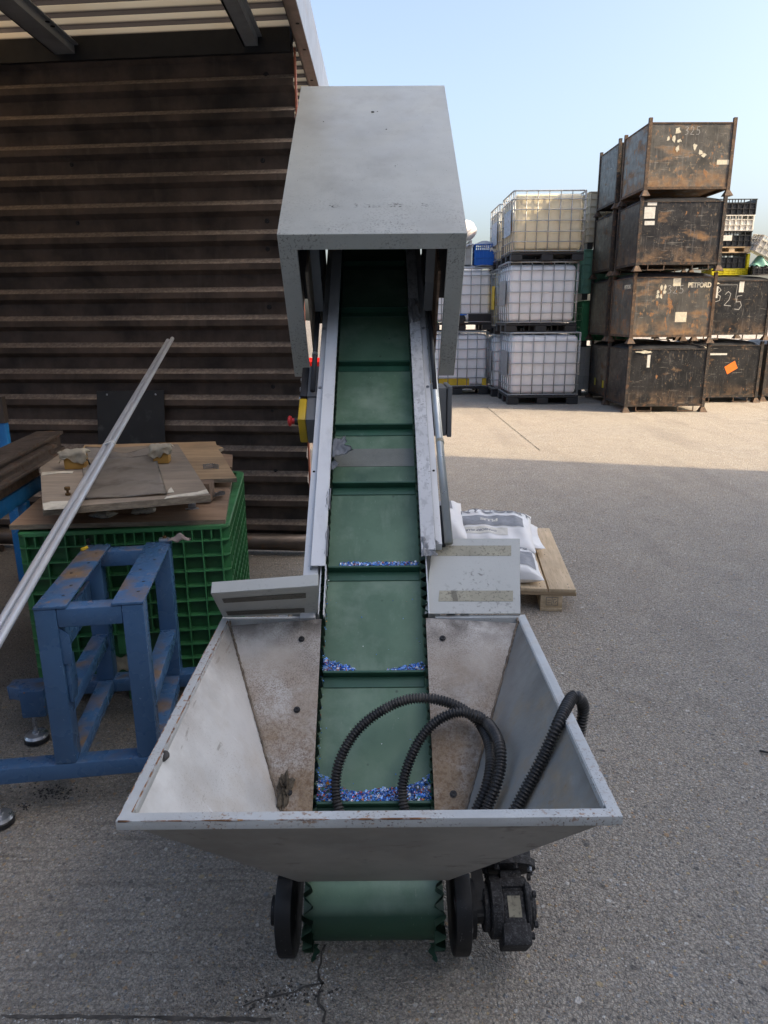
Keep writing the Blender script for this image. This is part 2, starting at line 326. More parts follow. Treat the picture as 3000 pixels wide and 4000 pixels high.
def wall_mat():
    m, nt, out = newmat('rusted_profile_sheet'); vec = coords(nt, False)
    n = noi(nt, vec, 5., 6., .65); st = noi(nt, vec, 12., 5., .6, (1.2, 1.2, .08))
    col = mixc(nt, step(nt, n, .35, .7), (.042, .031, .026), (.115, .082, .065))
    col = mixc(nt, mth(nt, 'MULTIPLY', step(nt, st, .56, .72), .6), col, (.11, .088, .073))
    col = mixc(nt, mth(nt, 'MULTIPLY', step(nt, noi(nt, vec, 2.1, 4., .6), .55, .66), .7), col, (.012, .010, .0095))
    nz = nd(nt, 'ShaderNodeSeparateXYZ', {0: nd(nt, 'ShaderNodeNewGeometry').outputs['Normal']}).outputs[2]
    du = mth(nt, 'MULTIPLY', step(nt, nz, .15, .5), step(nt, noi(nt, vec, 22., 5., .65), .2, .6, .55, 1.))
    col = mixc(nt, du, col, mixc(nt, step(nt, noi(nt, vec, 60., 4.), .4, .65), (.18, .146, .122), (.30, .247, .205)))
    bs = nd(nt, 'ShaderNodeBsdfPrincipled', {'Base Color': col, 'Roughness': .8})
    bp = nd(nt, 'ShaderNodeBump', {'Height': noi(nt, vec, 70., 4.), 'Strength': .3, 'Distance': .004})
    nt.links.new(bp.outputs[0], bs.inputs['Normal']); nt.links.new(bs.outputs[0], out.inputs[0])
    return m
MT['wall'] = wall_mat()

def roof_mat():
    """Yellowed translucent rooflight sheet; the lower flutes hold dirt (band of object height)."""
    m, nt, out = newmat('translucent_roof_sheet'); vec = coords(nt, False)
    z = nd(nt, 'ShaderNodeSeparateXYZ', {0: vec}).outputs[2]
    dirt = step(nt, z, 2.884, 2.876)
    n = noi(nt, vec, 3., 5.)
    col = mixc(nt, step(nt, n, .35, .7), (.62, .47, .28), (.70, .56, .36))
    col = mixc(nt, dirt, col, (.075, .060, .048))
    d = nd(nt, 'ShaderNodeBsdfDiffuse', {'Color': mixc(nt, dirt, (.44, .35, .23), (.13, .105, .085))})
    t = nd(nt, 'ShaderNodeBsdfTranslucent', {'Color': col})
    mx = nd(nt, 'ShaderNodeMixShader', {0: .62, 1: d.outputs[0], 2: t.outputs[0]})
    nt.links.new(mx.outputs[0], out.inputs[0])
    return m
MT['roof'] = roof_mat()

def ground_mat():
    m, nt, out = newmat('exposed_aggregate_concrete'); vec = coords(nt, False)
    big = noi(nt, vec, .55, 5., .6); mid = noi(nt, vec, 5., 5., .6); fine = noi(nt, vec, 170., 3., .7); grit = noi(nt, vec, 420., 2., .7)
    col = mixc(nt, step(nt, mid, .3, .7), (.375, .348, .308), (.470, .440, .395))
    col = mixc(nt, mth(nt, 'MULTIPLY', step(nt, big, .42, .7), .5), col, (.52, .46, .375))
    hgt = mth(nt, 'MULTIPLY', fine, .5)
    # packed small aggregate: every cell its own tone, dark binder in the gaps
    for sc, dark_, gap in ((105., .38, .40), (210., .40, .36)):
        wv = nd(nt, 'ShaderNodeVectorMath', {0: vec, 1: stretch(nt, nd(nt, 'ShaderNodeTexNoise', {'Vector': vec, 'Scale': sc*.5, 'Detail': 2.}).outputs['Color'], (.9/sc, .9/sc, .9/sc))}, operation='ADD').outputs[0]
        vp = nd(nt, 'ShaderNodeTexVoronoi', {'Vector': wv, 'Scale': sc})
        tone = nd(nt, 'ShaderNodeSeparateColor', {0: vp.outputs['Color']})
        ton = mixc(nt, tone.outputs[2], (.45, .43, .40), (1.75, 1.69, 1.60))
        col = mixc(nt, dark_, col, ton, 'MULTIPLY')
        ga = step(nt, vp.outputs['Distance'], .38, .62)
        col = mixc(nt, mth(nt, 'MULTIPLY', ga, gap), col, (.10, .088, .075))
        hgt = mth(nt, 'ADD', hgt, mth(nt, 'MULTIPLY', step(nt, vp.outputs['Distance'], .65, .2), .45))
    col = mixc(nt, mth(nt, 'MULTIPLY', step(nt, grit, .58, .68), .6), col, (.52, .49, .44))
    for sc, pick, lo, hi, amt in ((62., .66, .24, .36, .95), (115., .60, .26, .40, .9), (230., .55, .28, .42, .75), (34., .90, .20, .30, .95)):
        warp = nd(nt, 'ShaderNodeVectorMath', {0: vec, 1: stretch(nt, nd(nt, 'ShaderNodeTexNoise', {'Vector': vec, 'Scale': sc*.6, 'Detail': 2.}).outputs['Color'], (.5/sc, .5/sc, .5/sc))}, operation='ADD').outputs[0]
        vo = nd(nt, 'ShaderNodeTexVoronoi', {'Vector': warp, 'Scale': sc})
        sp = nd(nt, 'ShaderNodeSeparateColor', {0: vo.outputs['Color']})
        mk = mth(nt, 'MULTIPLY', step(nt, vo.outputs['Distance'], hi, lo), step(nt, sp.outputs[0], pick, pick+.01))
        rp = nd(nt, 'ShaderNodeValToRGB', {0: sp.outputs[1]})
        e = rp.color_ramp; e.interpolation = 'CONSTANT'
        cols = [(0, (.36, .34, .315)), (.2, (.52, .47, .40)), (.38, (.14, .13, .12)), (.55, (.46, .31, .18)), (.66, (.66, .63, .58)), (.78, (.25, .265, .28)), (.9, (.50, .39, .23))]
        e.elements[0].color = c4(cols[0][1]); e.elements[1].position = cols[1][0]; e.elements[1].color = c4(cols[1][1])
        for p, c in cols[2:]:
            q = e.elements.new(p); q.color = c4(c)
        col = mixc(nt, mth(nt, 'MULTIPLY', mk, amt), col, rp.outputs[0])
        hgt = mth(nt, 'ADD', hgt, mth(nt, 'MULTIPLY', mk, .5))
    # broom finish lines left by the float, running across the yard, on the older bay to the left
    br = noi(nt, vec, 40., 3., .5, (.06, 1.2, 1.))
    xs = nd(nt, 'ShaderNodeSeparateXYZ', {0: vec})
    bay = step(nt, xs.outputs[0], .62, .30)
    col = mixc(nt, mth(nt, 'MULTIPLY', mth(nt, 'MULTIPLY', step(nt, br, .54, .66), .28), bay), col, (.075, .066, .056))
    bay2 = step(nt, mth(nt, 'ADD', xs.outputs[0], mth(nt, 'MULTIPLY', mid, .02)), -.135, -.155)
    col = mixc(nt, mth(nt, 'MULTIPLY', bay2, .14), col, (.14, .122, .10))
    tr_ = noi(nt, vec, 1.1, 4., .55, (2.2, .35, 1.)); col = mixc(nt, mth(nt, 'MULTIPLY', step(nt, tr_, .52, .68), .22), col, (.13, .115, .10))
    # oil and damp stains
    st = noi(nt, vec, 1.3, 6., .62)
    col = mixc(nt, mth(nt, 'MULTIPLY', step(nt, st, .60, .74), .35), col, (.08, .073, .065))
    # drainage joints far out in the yard
    # floor tone darkens under the shed roof, fading in from its edges
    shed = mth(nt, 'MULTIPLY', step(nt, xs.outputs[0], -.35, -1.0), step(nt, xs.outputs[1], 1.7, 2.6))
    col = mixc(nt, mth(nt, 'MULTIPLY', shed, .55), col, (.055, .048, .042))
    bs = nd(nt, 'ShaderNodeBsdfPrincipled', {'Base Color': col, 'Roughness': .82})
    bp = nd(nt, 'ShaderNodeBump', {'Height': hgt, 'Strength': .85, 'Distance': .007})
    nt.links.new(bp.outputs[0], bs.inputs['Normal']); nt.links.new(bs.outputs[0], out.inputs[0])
    return m
MT['ground'] = ground_mat()

def flake_mat():
    m, nt, out = newmat('mixed_plastic_flakes')
    a = nd(nt, 'ShaderNodeAttribute', attribute_name='flake')
    bs = nd(nt, 'ShaderNodeBsdfPrincipled', {'Base Color': a.outputs['Color'], 'Roughness': .45})
    nt.links.new(bs.outputs[0], out.inputs[0])
    return m
MT['flake'] = flake_mat()

# ------------------------------------------------------------------ geometry helpers
TM = {}
def rootof(o):
    while o.parent: o = o.parent
    return o
class MB:
    """Collects shapes (world or thing-local coordinates) and links them as one mesh object."""
    def __init__(s): s.v = []; s.f = []
    def add(s, vs, fs):
        b = len(s.v); s.v += [V(p) for p in vs]; s.f += [tuple(b+i for i in f) for f in fs]; return s
    def box(s, lo, hi, m=None):
        x0, y0, z0 = lo; x1, y1, z1 = hi
        vs = [V(p) for p in ((x0, y0, z0), (x1, y0, z0), (x1, y1, z0), (x0, y1, z0), (x0, y0, z1), (x1, y0, z1), (x1, y1, z1), (x0, y1, z1))]
        if m: vs = [m @ p for p in vs]
        return s.add(vs, [(0, 3, 2, 1), (4, 5, 6, 7), (0, 1, 5, 4), (1, 2, 6, 5), (2, 3, 7, 6), (3, 0, 4, 7)])
    def bar(s, a, b, w, h, up=(0, 0, 1)):
        """Box section from a to b."""
        a = V(a); b = V(b); d = b-a; L = d.length; y = d.normalized(); x = y.cross(V(up)).normalized(); z = x.cross(y)
        m = Matrix((x, y, z)).transposed().to_4x4(); m.translation = a
        return s.box((-w/2, 0, -h/2), (w/2, L, h/2), m)
    def prism(s, pts, m, d):
        """2-D outline in local xy (counter-clockwise), extruded d along local z."""
        n = len(pts)
        vs = [m @ V((p[0], p[1], 0)) for p in pts]+[m @ V((p[0], p[1], d)) for p in pts]
        fs = [tuple(range(n-1, -1, -1)), tuple(range(n, 2*n))]+[(i, (i+1) % n, n+(i+1) % n, n+i) for i in range(n)]
        return s.add(vs, fs)
    def sheet(s, poly, t):
        """Thick plate: polygon in space, thickness vector t."""
        n = len(poly); poly = [V(p) for p in poly]; t = V(t)
        vs = poly+[p+t for p in poly]
        return s.add(vs, [tuple(range(n)), tuple(range(2*n-1, n-1, -1))]+[(i, n+i, n+(i+1) % n, (i+1) % n) for i in range(n)])
    def tube(s, path, r, seg=10, cap=True, radii=None):
        path = [V(p) for p in path]; n = len(path); b = len(s.v)
        t0 = (path[1]-path[0]).normalized()
        ref = V((0, 0, 1)) if abs(t0.z) < .9 else V((1, 0, 0))
        x = t0.cross(ref).normalized()
        for i, p in enumerate(path):
            t = (path[min(i+1, n-1)]-path[max(i-1, 0)]).normalized()
            x = (x-t*x.dot(t)).normalized(); y = t.cross(x)
            rr = radii[i] if radii else r
            for k in range(seg):
                a = 2*PI*k/seg; s.v.append(p+x*(rr*math.cos(a))+y*(rr*math.sin(a)))
        for i in range(n-1):
            for k in range(seg):
                k2 = (k+1) % seg
                s.f.append((b+i*seg+k, b+i*seg+k2, b+(i+1)*seg+k2, b+(i+1)*seg+k))
        if cap:
            s.f.append(tuple(b+k for k in range(seg-1, -1, -1))); s.f.append(tuple(b+(n-1)*seg+k for k in range(seg)))
        return s
    def rev(s, prof, m, seg=24):
        """Solid of revolution round local z; prof = [(r,z)...]."""
        b = len(s.v); n = len(prof)
        for r, z in prof:
            for k in range(seg):
                a = 2*PI*k/seg; s.v.append(m @ V((r*math.cos(a), r*math.sin(a), z)))
        for i in range(n-1):
            for k in range(seg):
                k2 = (k+1) % seg
                s.f.append((b+i*seg+k, b+i*seg+k2, b+(i+1)*seg+k2, b+(i+1)*seg+k))
        s.f.append(tuple(b+k for k in range(seg-1, -1, -1))); s.f.append(tuple(b+(n-1)*seg+k for k in range(seg)))
        return s
    def grid(s, fn, nu, nv):
        b = len(s.v)
        for j in range(nv+1):
            for i in range(nu+1): s.v.append(V(fn(i/nu, j/nv)))
        for j in range(nv):
            for i in range(nu):
                a = b+j*(nu+1)+i; s.f.append((a, a+1, a+nu+2, a+nu+1))
        return s
    def build(s, name, mat, parent=None, bevel=0., seg=2, smooth=False, label=None, thick=0., fix=True):
        inv = TM[rootof(parent)].inverted() if parent else None
        me = bpy.data.meshes.new(name)
        bm = bmesh.new()
        vs = [bm.verts.new(inv @ p if inv else p) for p in s.v]
        for f in s.f:
            try: bm.faces.new([vs[i] for i in f])
            except ValueError: pass
        if fix: bmesh.ops.recalc_face_normals(bm, faces=bm.faces)
        if thick:
            bmesh.ops.solidify(bm, geom=bm.faces[:], thickness=thick)
        if bevel:
            bm.normal_update()
            es = [e for e in bm.edges if len(e.link_faces) == 2 and e.calc_face_angle(0) > .6]
            bmesh.ops.bevel(bm, geom=es, offset=bevel, segments=seg, profile=.5, affect='EDGES', clamp_overlap=True)
        bm.to_mesh(me); bm.free()
        if smooth:
            me.polygons.foreach_set('use_smooth', [True]*len(me.polygons))
        elif bevel:
            me.polygons.foreach_set('use_smooth', [True]*len(me.polygons))
            me.set_sharp_from_angle(angle=.6)
        me.materials.append(mat)
        o = bpy.data.objects.new(name, me); COL.objects.link(o)
        if parent: o.parent = parent
        if label: o['label'] = label
        return o
def tag(o, label=None, cat=None, group=None, kind=None):
    if label: o['label'] = label
    if cat: o['category'] = cat
    if group: o['group'] = group
    if kind: o['kind'] = kind
    return o
def thing(name, label, cat, loc=(0, 0, 0), rz=0., group=None):
    o = bpy.data.objects.new(name, None); COL.objects.link(o)
    o.location = loc; o.rotation_euler = (0, 0, rz); o.empty_display_size = .1
    TM[o] = Matrix.Translation(V(loc)) @ Matrix.Rotation(rz, 4, 'Z')
    return tag(o, label, cat, group)
def dup(root, loc, rz, label, group=None, scale=None):
    m = {}
    def cp(o, par):
        c = o.copy(); COL.objects.link(c)
        if par: c.parent = par
        for ch in o.children: cp(ch, c)
        return c
    c = cp(root, None); c.location = loc; c.rotation_euler = (0, 0, rz)
    if scale: c.scale = scale
    TM[c] = Matrix.Translation(V(loc)) @ Matrix.Rotation(rz, 4, 'Z') @ (Matrix.Diagonal((*scale, 1)) if scale else Matrix())
    tag(c, label, None, group)
    return c
def child(root, name):
    for c in root.children_recursive:
        if c.name.split('.')[0] == name: return c
def setmat(root, name, mat):
    for c in root.children_recursive:
        if c.name.split('.')[0] == name:
            c.data = c.data.copy(); c.data.materials.clear(); c.data.materials.append(mat)
def frame(o, x, y):
    """Matrix with given origin and x / y axes."""
    x = V(x).normalized(); z = x.cross(V(y)).normalized(); y = z.cross(x)
    m = Matrix((x, y, z)).transposed().to_4x4(); m.translation = V(o); return m
def textmesh(txt, size, m, mb, bold=0., fn=None, sx=1.):
    cu = bpy.data.curves.new('lettering', 'FONT'); cu.body = txt; cu.size = size; cu.offset = bold; cu.align_x = 'CENTER'; cu.align_y = 'CENTER'
    ob = bpy.data.objects.new('lettering', cu); COL.objects.link(ob)
    dg = bpy.context.evaluated_depsgraph_get(); dg.update()
    me = bpy.data.meshes.new_from_object(ob.evaluated_get(dg))
    vs = [V((p.co.x*sx, p.co.y, 0)) for p in me.vertices]
    vs = [fn(p) for p in vs] if fn else [m @ p for p in vs]
    mb.add(vs, [tuple(p.vertices) for p in me.polygons])
    bpy.data.objects.remove(ob); bpy.data.curves.remove(cu); bpy.data.meshes.remove(me)
    return mb
def ribbon(mb, pts, w, m):
    """Flat stroke through 2-D points in the plane of m (chalk lines, cracks)."""
    pts = [V((p[0], p[1], 0)) for p in pts]
    for i in range(len(pts)-1):
        d = pts[i+1]-pts[i]
        if d.length < 1e-6: continue
        n = V((-d.y, d.x, 0)).normalized()*w/2; e = d.normalized()*w*.3
        z = V((0, 0, .00004*i))
        mb.add([m @ (q+z) for q in (pts[i]-n-e, pts[i+1]-n+e, pts[i+1]+n+e, pts[i]+n-e)], [(0, 1, 2, 3)])
def spline(pts, n):
    pts = [V(p) for p in pts]; out = []
    for i in range(len(pts)-1):
        p0 = pts[max(i-1, 0)]; p1 = pts[i]; p2 = pts[i+1]; p3 = pts[min(i+2, len(pts)-1)]
        for k in range(n):
            t = k/n
            out.append(.5*((2*p1)+(p2-p0)*t+(2*p0-5*p1+4*p2-p3)*t*t+(3*p1-p0-3*p2+p3)*t**3))
    out.append(pts[-1]); return out
def resample(path, d):
    out = [path[0]]; acc = 0.
    for i in range(len(path)-1):
        a, b = path[i], path[i+1]; L = (b-a).length
        while acc+L >= d:
            t = (d-acc)/L; a = a.lerp(b, t); out.append(a.copy()); L = (b-a).length; acc = 0.
        acc += L
    return out
# ------------------------------------------------------------------ the belt conveyor
CX, OY, OZ, INC = .002, 1.8231, .5844, .6199
S_ = V((0, math.cos(INC), math.sin(INC))); N_ = V((0, -math.sin(INC), math.cos(INC)))
def W(x, s, n): return V((CX+x, OY, OZ))+S_*s+N_*n
MW = Matrix(((1, 0, 0), S_, N_)).transposed().to_4x4(); MW.translation = V((CX, OY, OZ))   # conveyor-local x, s, n
def DEP(x, y, Z):
    d = ray(x, y); return CAM+d*(Z/d.dot(fwd))
conv = thing('belt_conveyor', 'inclined green cleated belt conveyor with grey hood and open steel hopper at its foot', 'conveyor', (CX, 1.5, 0))

# belt loop: top run, tail drum, return run, head drum
DR, ST, SH = .060, -.687, 2.25
def beltloop(off=0., n1=60):
    pts = []
    r = DR+off
    for i in range(n1+1): pts.append((SH+(ST-SH)*i/n1, off))
    for i in range(1, 20):
        a = PI/2+PI*i/20; pts.append((ST+r*math.cos(a), -DR+r*math.sin(a)))
    for i in range(n1+1): pts.append((ST+(SH-ST)*i/n1, -2*DR-off))
    for i in range(1, 20):
        a = -PI/2+PI*i/20; pts.append((SH+r*math.cos(a), -DR+r*math.sin(a)))
    return pts
b = MB(); lp = beltloop(); n = len(lp)
vs = [W(x, s, q) for (s, q) in lp for x in (-.150, .150)]
b.add(vs, [(2*i, 2*i+1, 2*((i+1) % n)+1, 2*((i+1) % n)) for i in range(n)])
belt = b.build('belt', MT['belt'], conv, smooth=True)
for s in (-.4847, -.1552, .1757, .5017, .7666, 1.103, 1.439, 1.775, 2.1):
    b = MB()
    b.box((-.132, s-.003, .0005), (.132, s+.004, .025), MW)
    b.box((-.132, s-.034, .0004), (.132, s-.003, .0028), MW)
    b.build('cleat', MT['cleat'], belt, bevel=.0012, seg=1)
b = MB(); b.box((-.1325, .592, .0002), (.1325, .672, .0012), MW); b.build('splice', MT['splice'], belt)
# corrugated side walls standing on the belt edges
for sd in (-1, 1):
    b = MB(); pts = []
    L0 = 2.0; s = L0
    top = [(L0-i*.0032, None) for i in range(int((L0-ST)/.0032)+1)]
    arc = [(ST, PI/2+i*.0032/(DR+.02)) for i in range(1, int(1.75/(.0032/(DR+.02))))]
    ph = 0.; prev = len(b.v)
    k = 0
    for s, a in top+arc:
        if a is None:
            ph = (L0-s)/.030*2*PI; base = V((0, s, 0)); nrm = V((0, 0, 1)); amp = .0085
        else:
            ph += .0032/.036*2*PI; nrm = V((0, math.cos(a), math.sin(a))); base = V((0, ST, -DR))+nrm*DR; amp = .0115
        x = sd*.1405+sd*amp*math.sin(ph)
        hh = .043 if a is None else .043-.021*min(1, (a-PI/2)/1.6)
        for h in (0, hh):
            b.v.append(MW @ (V((x, 0, 0))+base+nrm*h))
        if k: b.f.append((prev+2*k-2, prev+2*k-1, prev+2*k+1, prev+2*k))
        k += 1
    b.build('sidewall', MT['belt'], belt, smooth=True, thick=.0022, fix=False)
# a loose tongue of torn side wall hanging at each side of the tail drum
for sd, L in ((-1, .040), (1, .044)):
    b = MB()
    def tg(u, v, sd=sd, L=L):
        a = PI*.5+1.5; nrm = V((0, math.cos(a), math.sin(a)))
        p = V((0, ST, -DR))+nrm*(DR-.005)
        w = .010*(1-.55*v)
        return MW @ p + V((sd*(.128-.0+w*(u-.5)*2+.004*math.sin(9*v)), -.004+.01*math.sin(5*v)*u, -.012-L*v))
    b.grid(tg, 4, 10); b.build('torn_sidewall', MT['cleat'], belt, smooth=True, thick=.0025, fix=False)

# frame rails: box-section beam, folded cover strip over the belt edge, inner skirt
for sd in (-1, 1):
    def P(pts): return [(sd*p[0], p[1]) for p in (pts if sd > 0 else pts[::-1])]
    mx = frame(W(0, -.005, 0), (1, 0, 0), N_)     # local x = x, y = n, z = -s ... extruded towards +s below
    mx = Matrix((V((1, 0, 0)), N_, -S_)).transposed().to_4x4(); mx.translation = W(0, 2.30, 0)
    b = MB(); b.prism(P([(.158, -.155), (.200, -.155), (.200, .045), (.158, .045)]), mx, 2.305 if sd < 0 else 2.06)
    rail = b.build('side_rail', MT['rail'], conv, bevel=.0025)
    sl = .152 if sd < 0 else .205
    b = MB()
    b.prism(P([(.1370, .0475), (.1390, .0475), (.1390, .0625), (.1755, .0625), (.1755, .0475), (.1780, .0475), (.1780, .0655), (.1370, .0655)]), mx, 2.30-sl)
    b.build('cover_strip', MT['rail'] if sd < 0 else MT['railw'], conv, bevel=.001, seg=1)
    b = MB(); b.prism(P([(.1781, .0452), (.1800, .0452), (.1800, .0500), (.1781, .0500)]), mx, 2.30-sl); b.build('gap_shade_strip', MT['dark'], conv)  # dark strip standing in for the shaded gap beside the cover strip
    b = MB(); b.prism(P([(.1485, -.01), (.1515, -.01), (.1515, .046), (.1485, .046)]), mx, 2.295)
    b.build('inner_skirt', MT['rail'], conv)
    if sd < 0:
        b = MB(); b.prism(P([(.134, .012), (.1362, .012), (.1362, .060), (.134, .060)]), Matrix.Translation(-(2.30-.16)*S_) @ mx, .165); b.build('inner_skirt', MT['rail'], conv)
    for s in (.53, 1.27, .93):
        b = MB(); q = MW @ Matrix.Translation((sd*.190, s, .045))
        if s == .53: b.rev([(0.0001, .0002), (.0042, .0002), (.0042, .0008), (.0001, .0008)], q, 12); b.build('bolt_hole', MT['black'], rail)
        else: b.rev([(.006, 0), (.006, .0035), (.0032, .0036), (.0032, .006)], q, 8); b.build('bolt', MT['zinc'], rail)
# peeling film on the cover strips
def scrap(name, p, ux, uy, w, h, curl, seed, mat='film'):
    b = MB(); ux = V(ux).normalized(); uy = V(uy).normalized(); un = ux.cross(uy)
    rr = random.Random(seed); ph = [rr.uniform(0, 6) for _ in range(6)]
    def fn(u, v):
        e = .16*math.sin(7*v+ph[0])+.08*math.sin(17*v+ph[1]); uu = u*(1-.5*v*v*(1 if seed % 2 else .4))+e*u
        z = curl*(u*u)+.004*math.sin(9*u+ph[2])*math.sin(8*v+ph[3])+.0025*math.sin(21*u+ph[4])
        return V(p)+ux*(w*uu)+uy*(h*(v-.5)*(1-.25*u))+un*z
    b.grid(fn, 10, 12); return b.build(name, MT[mat], conv, smooth=True, thick=.0008, fix=False)
scrap('torn_film', W(-.134, .615, .066), (1, 0, .0), S_, .060, .085, .022, 3)
scrap('torn_film', W(-.134, .535, .066), (1, 0, 0), S_, .024, .035, .014, 5)
scrap('torn_film', W(.134, 1.355, .067), (1, 0, 0), S_, .040, .17, .012, 4)
scrap('torn_film', W(.136, .215, .067), (1, 0, 0), -S_, .046, .07, .010, 8)
scrap('torn_film', W(-.131, .40, .066), (-1, 0, 0), S_, .018, .09, .004, 6)
scrap('torn_film', W(-.131, .24, .066), (-1, 0, 0), S_, .012, .12, .003, 9)

MT['shade_lining'] = surf('dark_shade_lining', (.10, .09, .078), .3, 9, .9, 0, .2, 60)  # for sheets added inside the hood to keep its interior in shade
# hood round the discharge head
hw, s0, hl, nt_, hd = .3158, 1.2044, 1.232, .4723, .605
b = MB()
t = .004
b.box((-hw, s0, nt_-t), (hw, s0+hl, nt_), MW)
b.box((-hw, s0, nt_-hd), (-hw+t, s0+hl, nt_-t), MW); b.box((hw-t, s0, nt_-hd), (hw, s0+hl, nt_-t), MW)
b.box((-hw+t, s0+hl-t, nt_-hd), (hw-t, s0+hl, nt_-t), MW)
hood = b.build('hood', MT['hood'], conv, bevel=.0035)
b = MB()
b.box((-hw+.0008, s0-.0012, nt_-.057), (hw-.0008, s0+.003, nt_-.0008), MW)
b.box((-hw+.0008, s0-.0012, nt_-hd), (-.2552, s0+.003, nt_-.057), MW); b.box((.2552, s0-.0012, nt_-hd), (hw-.0008, s0+.003, nt_-.057), MW)
b.box((-.2565, s0-.0008, nt_-hd), (-.2545, s0+.02, nt_-.0575), MW); b.box((.2545, s0-.0008, nt_-hd), (.2565, s0+.02, nt_-.0575), MW)
b.build('flange', MT['hood'], hood, bevel=.0018, seg=1)
for x, s, r in ((.0, 2.16, .0072), (.02, 2.165, .0025), (.055, 1.995, .0028), (.085, 1.68, .002), (-.20, 2.07, .0025)):
    b = MB(); b.rev([(.0001, .0001), (r, .0001), (r, .0009), (.0001, .0009)], MW @ Matrix.Translation((x, s, nt_)), 12); b.build('hole', MT['black'], hood)
# what is left of a scraped-off lettering strip
m, nt, out = newmat('scraped_lettering_residue'); vec = coords(nt, False)
mk = mth(nt, 'MULTIPLY', step(nt, noi(nt, vec, 95., 4., .6, (.7, 1.6, 1.6)), .54, .58), step(nt, noi(nt, vec, 17., 2., .5, (1, .1, .1)), .47, .54))
bs = nd(nt, 'ShaderNodeBsdfPrincipled', {'Base Color': (.10, .095, .085, 1), 'Roughness': .8})
tr = nd(nt, 'ShaderNodeBsdfTransparent')
mx = nd(nt, 'ShaderNodeMixShader', {0: mth(nt, 'MULTIPLY', mk, .8), 1: tr.outputs[0], 2: bs.outputs[0]}); nt.links.new(mx.outputs[0], out.inputs[0])
MT['residue'] = m
b = MB(); b.add([MW @ V(p) for p in ((-.15, 1.375, nt_+.0006), (.195, 1.375, nt_+.0006), (.195, 1.402, nt_+.0006), (-.15, 1.402, nt_+.0006))], [(0, 1, 2, 3)])
b.build('glue_residue', MT['residue'], hood)
b = MB(); b.box((-hw+t+.0005, s0+.022, nt_-t-.0035), (hw-t-.0005, s0+hl-t-.001, nt_-t-.0005), MW)
for sd in (-1, 1): b.box((min(sd*(hw-t-.0005), sd*(hw-t-.0035)), s0+.022, nt_-hd+.001), (max(sd*(hw-t-.0005), sd*(hw-t-.0035)), s0+hl-t-.001, nt_-t-.004), MW)
b.build('shade_lining', MT['shade_lining'], hood)
for sd in (-1, 1):  # dark plates added so the depth of the hood reads as shade
    b = MB(); b.box((sd*.256-.056, s0+.52, nt_-hd+.004), (sd*.256+.055, s0+.524, nt_-.006), MW); b.build('shade_baffle', MT['dark'], hood)
b = MB(); b.box((-.2, s0+.95, .11), (.2, s0+.954, nt_-.006), MW); b.build('shade_baffle', MT['dark'], hood)
for sd in (-1, 1):
    b = MB(); b.box((sd*.218-.0172, s0+.34, nt_-hd+.004), (sd*.218+.0172, s0+.344, nt_-.010), MW); b.build('shade_baffle', MT['dark'], hood)
# gas struts, hinge plates and side liner inside the hood
for sd in (-1, 1):
    b = MB(); b.box((sd*.236-.004, s0+.05, -.06), (sd*.236+.004, s0+.50, .30), MW); b.build('side_liner', MT['oldwood'] if sd > 0 else MT['plygrey'], hood)
    b = MB(); b.box((sd*.206-.016, s0+.10, .10), (sd*.206+.016, s0+.104, .40), MW); b.build('hinge_plate', MT['boxgrey'], hood)
    b = MB(); b.tube([W(sd*.214, s0-.30, .055), W(sd*.214, s0+.32, .10)], .0095 if sd < 0 else .008, 12); b.build('gas_strut', MT['dark'], conv, smooth=True)
    if sd < 0:
        b = MB(); b.rev([(.011, -.006), (.011, .006)], frame(W(-.214, s0-.12, .0685), (1, 0, 0), N_) , 12); b.build('strut_collar', MT['conduit'], conv)
b = MB(); b.tube([W(.2205, .25, .037), W(.212, 1.15, .05), W(.209, 1.75, .06)], .0128, 16); con = b.build('conduit_pipe', MT['conduit'], conv, smooth=True)
for s, x in ((.66, .2178), (1.15, .212)):
    b = MB(); b.rev([(.0142, -.007), (.0142, .007)], frame(W(x, s, .0425), (1, 0, 0), N_), 14); b.build('pipe_clip', MT['sticker'], con)
b = MB(); pth = resample(spline([W(.206, .40, .02), W(.207, .32, .03), W(.204, .25, .02)], 30), .0012)
b.tube(pth, .008, 10, radii=[.0075+.0012*math.sin(i*1.6) for i in range(len(pth))]); b.build('cable_sleeve', MT['dark'], conv, smooth=True)

# control box with emergency stop on the left rail
def COLS(x, y, z, o):
    m = Matrix((V(x), V(y), V(z))).transposed().to_4x4(); m.translation = V(o); return m
XM, XP = V((-1, 0, 0)), V((1, 0, 0))
b = MB(); b.box((-.236, .905, -.085), (-.2015, 1.07, .030), MW); cb = b.build('control_box', MT['boxgrey'], conv, bevel=.003)
b = MB(); b.box((-.262, .908, -.083), (-.2362, 1.066, .028), MW); b.build('box_lid', MT['dark'], cb, bevel=.004)
for s in (.935, .985, 1.035):
    b = MB(); b.rev([(.010, 0), (.010, .005), (.007, .008)], COLS(S_, N_, XM, W(-.262, s, -.01)), 14); b.build('push_button', MT['zinc'], cb)
b = MB(); b.box((-.234, .785, -.085), (-.2015, .898, .030), MW); es = b.build('stop_switch', MT['boxgrey'], conv, bevel=.003)
b = MB(); b.box((-.262, .787, -.085), (-.2342, .896, .029), MW); b.build('switch_cover', MT['yellow'], es, bevel=.006)
mR = COLS(S_, N_, XM, W(-.262, .842, -.03))
b = MB(); b.rev([(.014, 0), (.014, .018)], mR, 18); b.build('switch_collar', MT['dark'], es)
b = MB(); b.rev([(.011, .018), (.011, .028), (.016, .029), (.019, .033), (.019, .038), (.014, .042), (.005, .044)], mR, 22); b.build('mushroom_button', MT['red'], es)
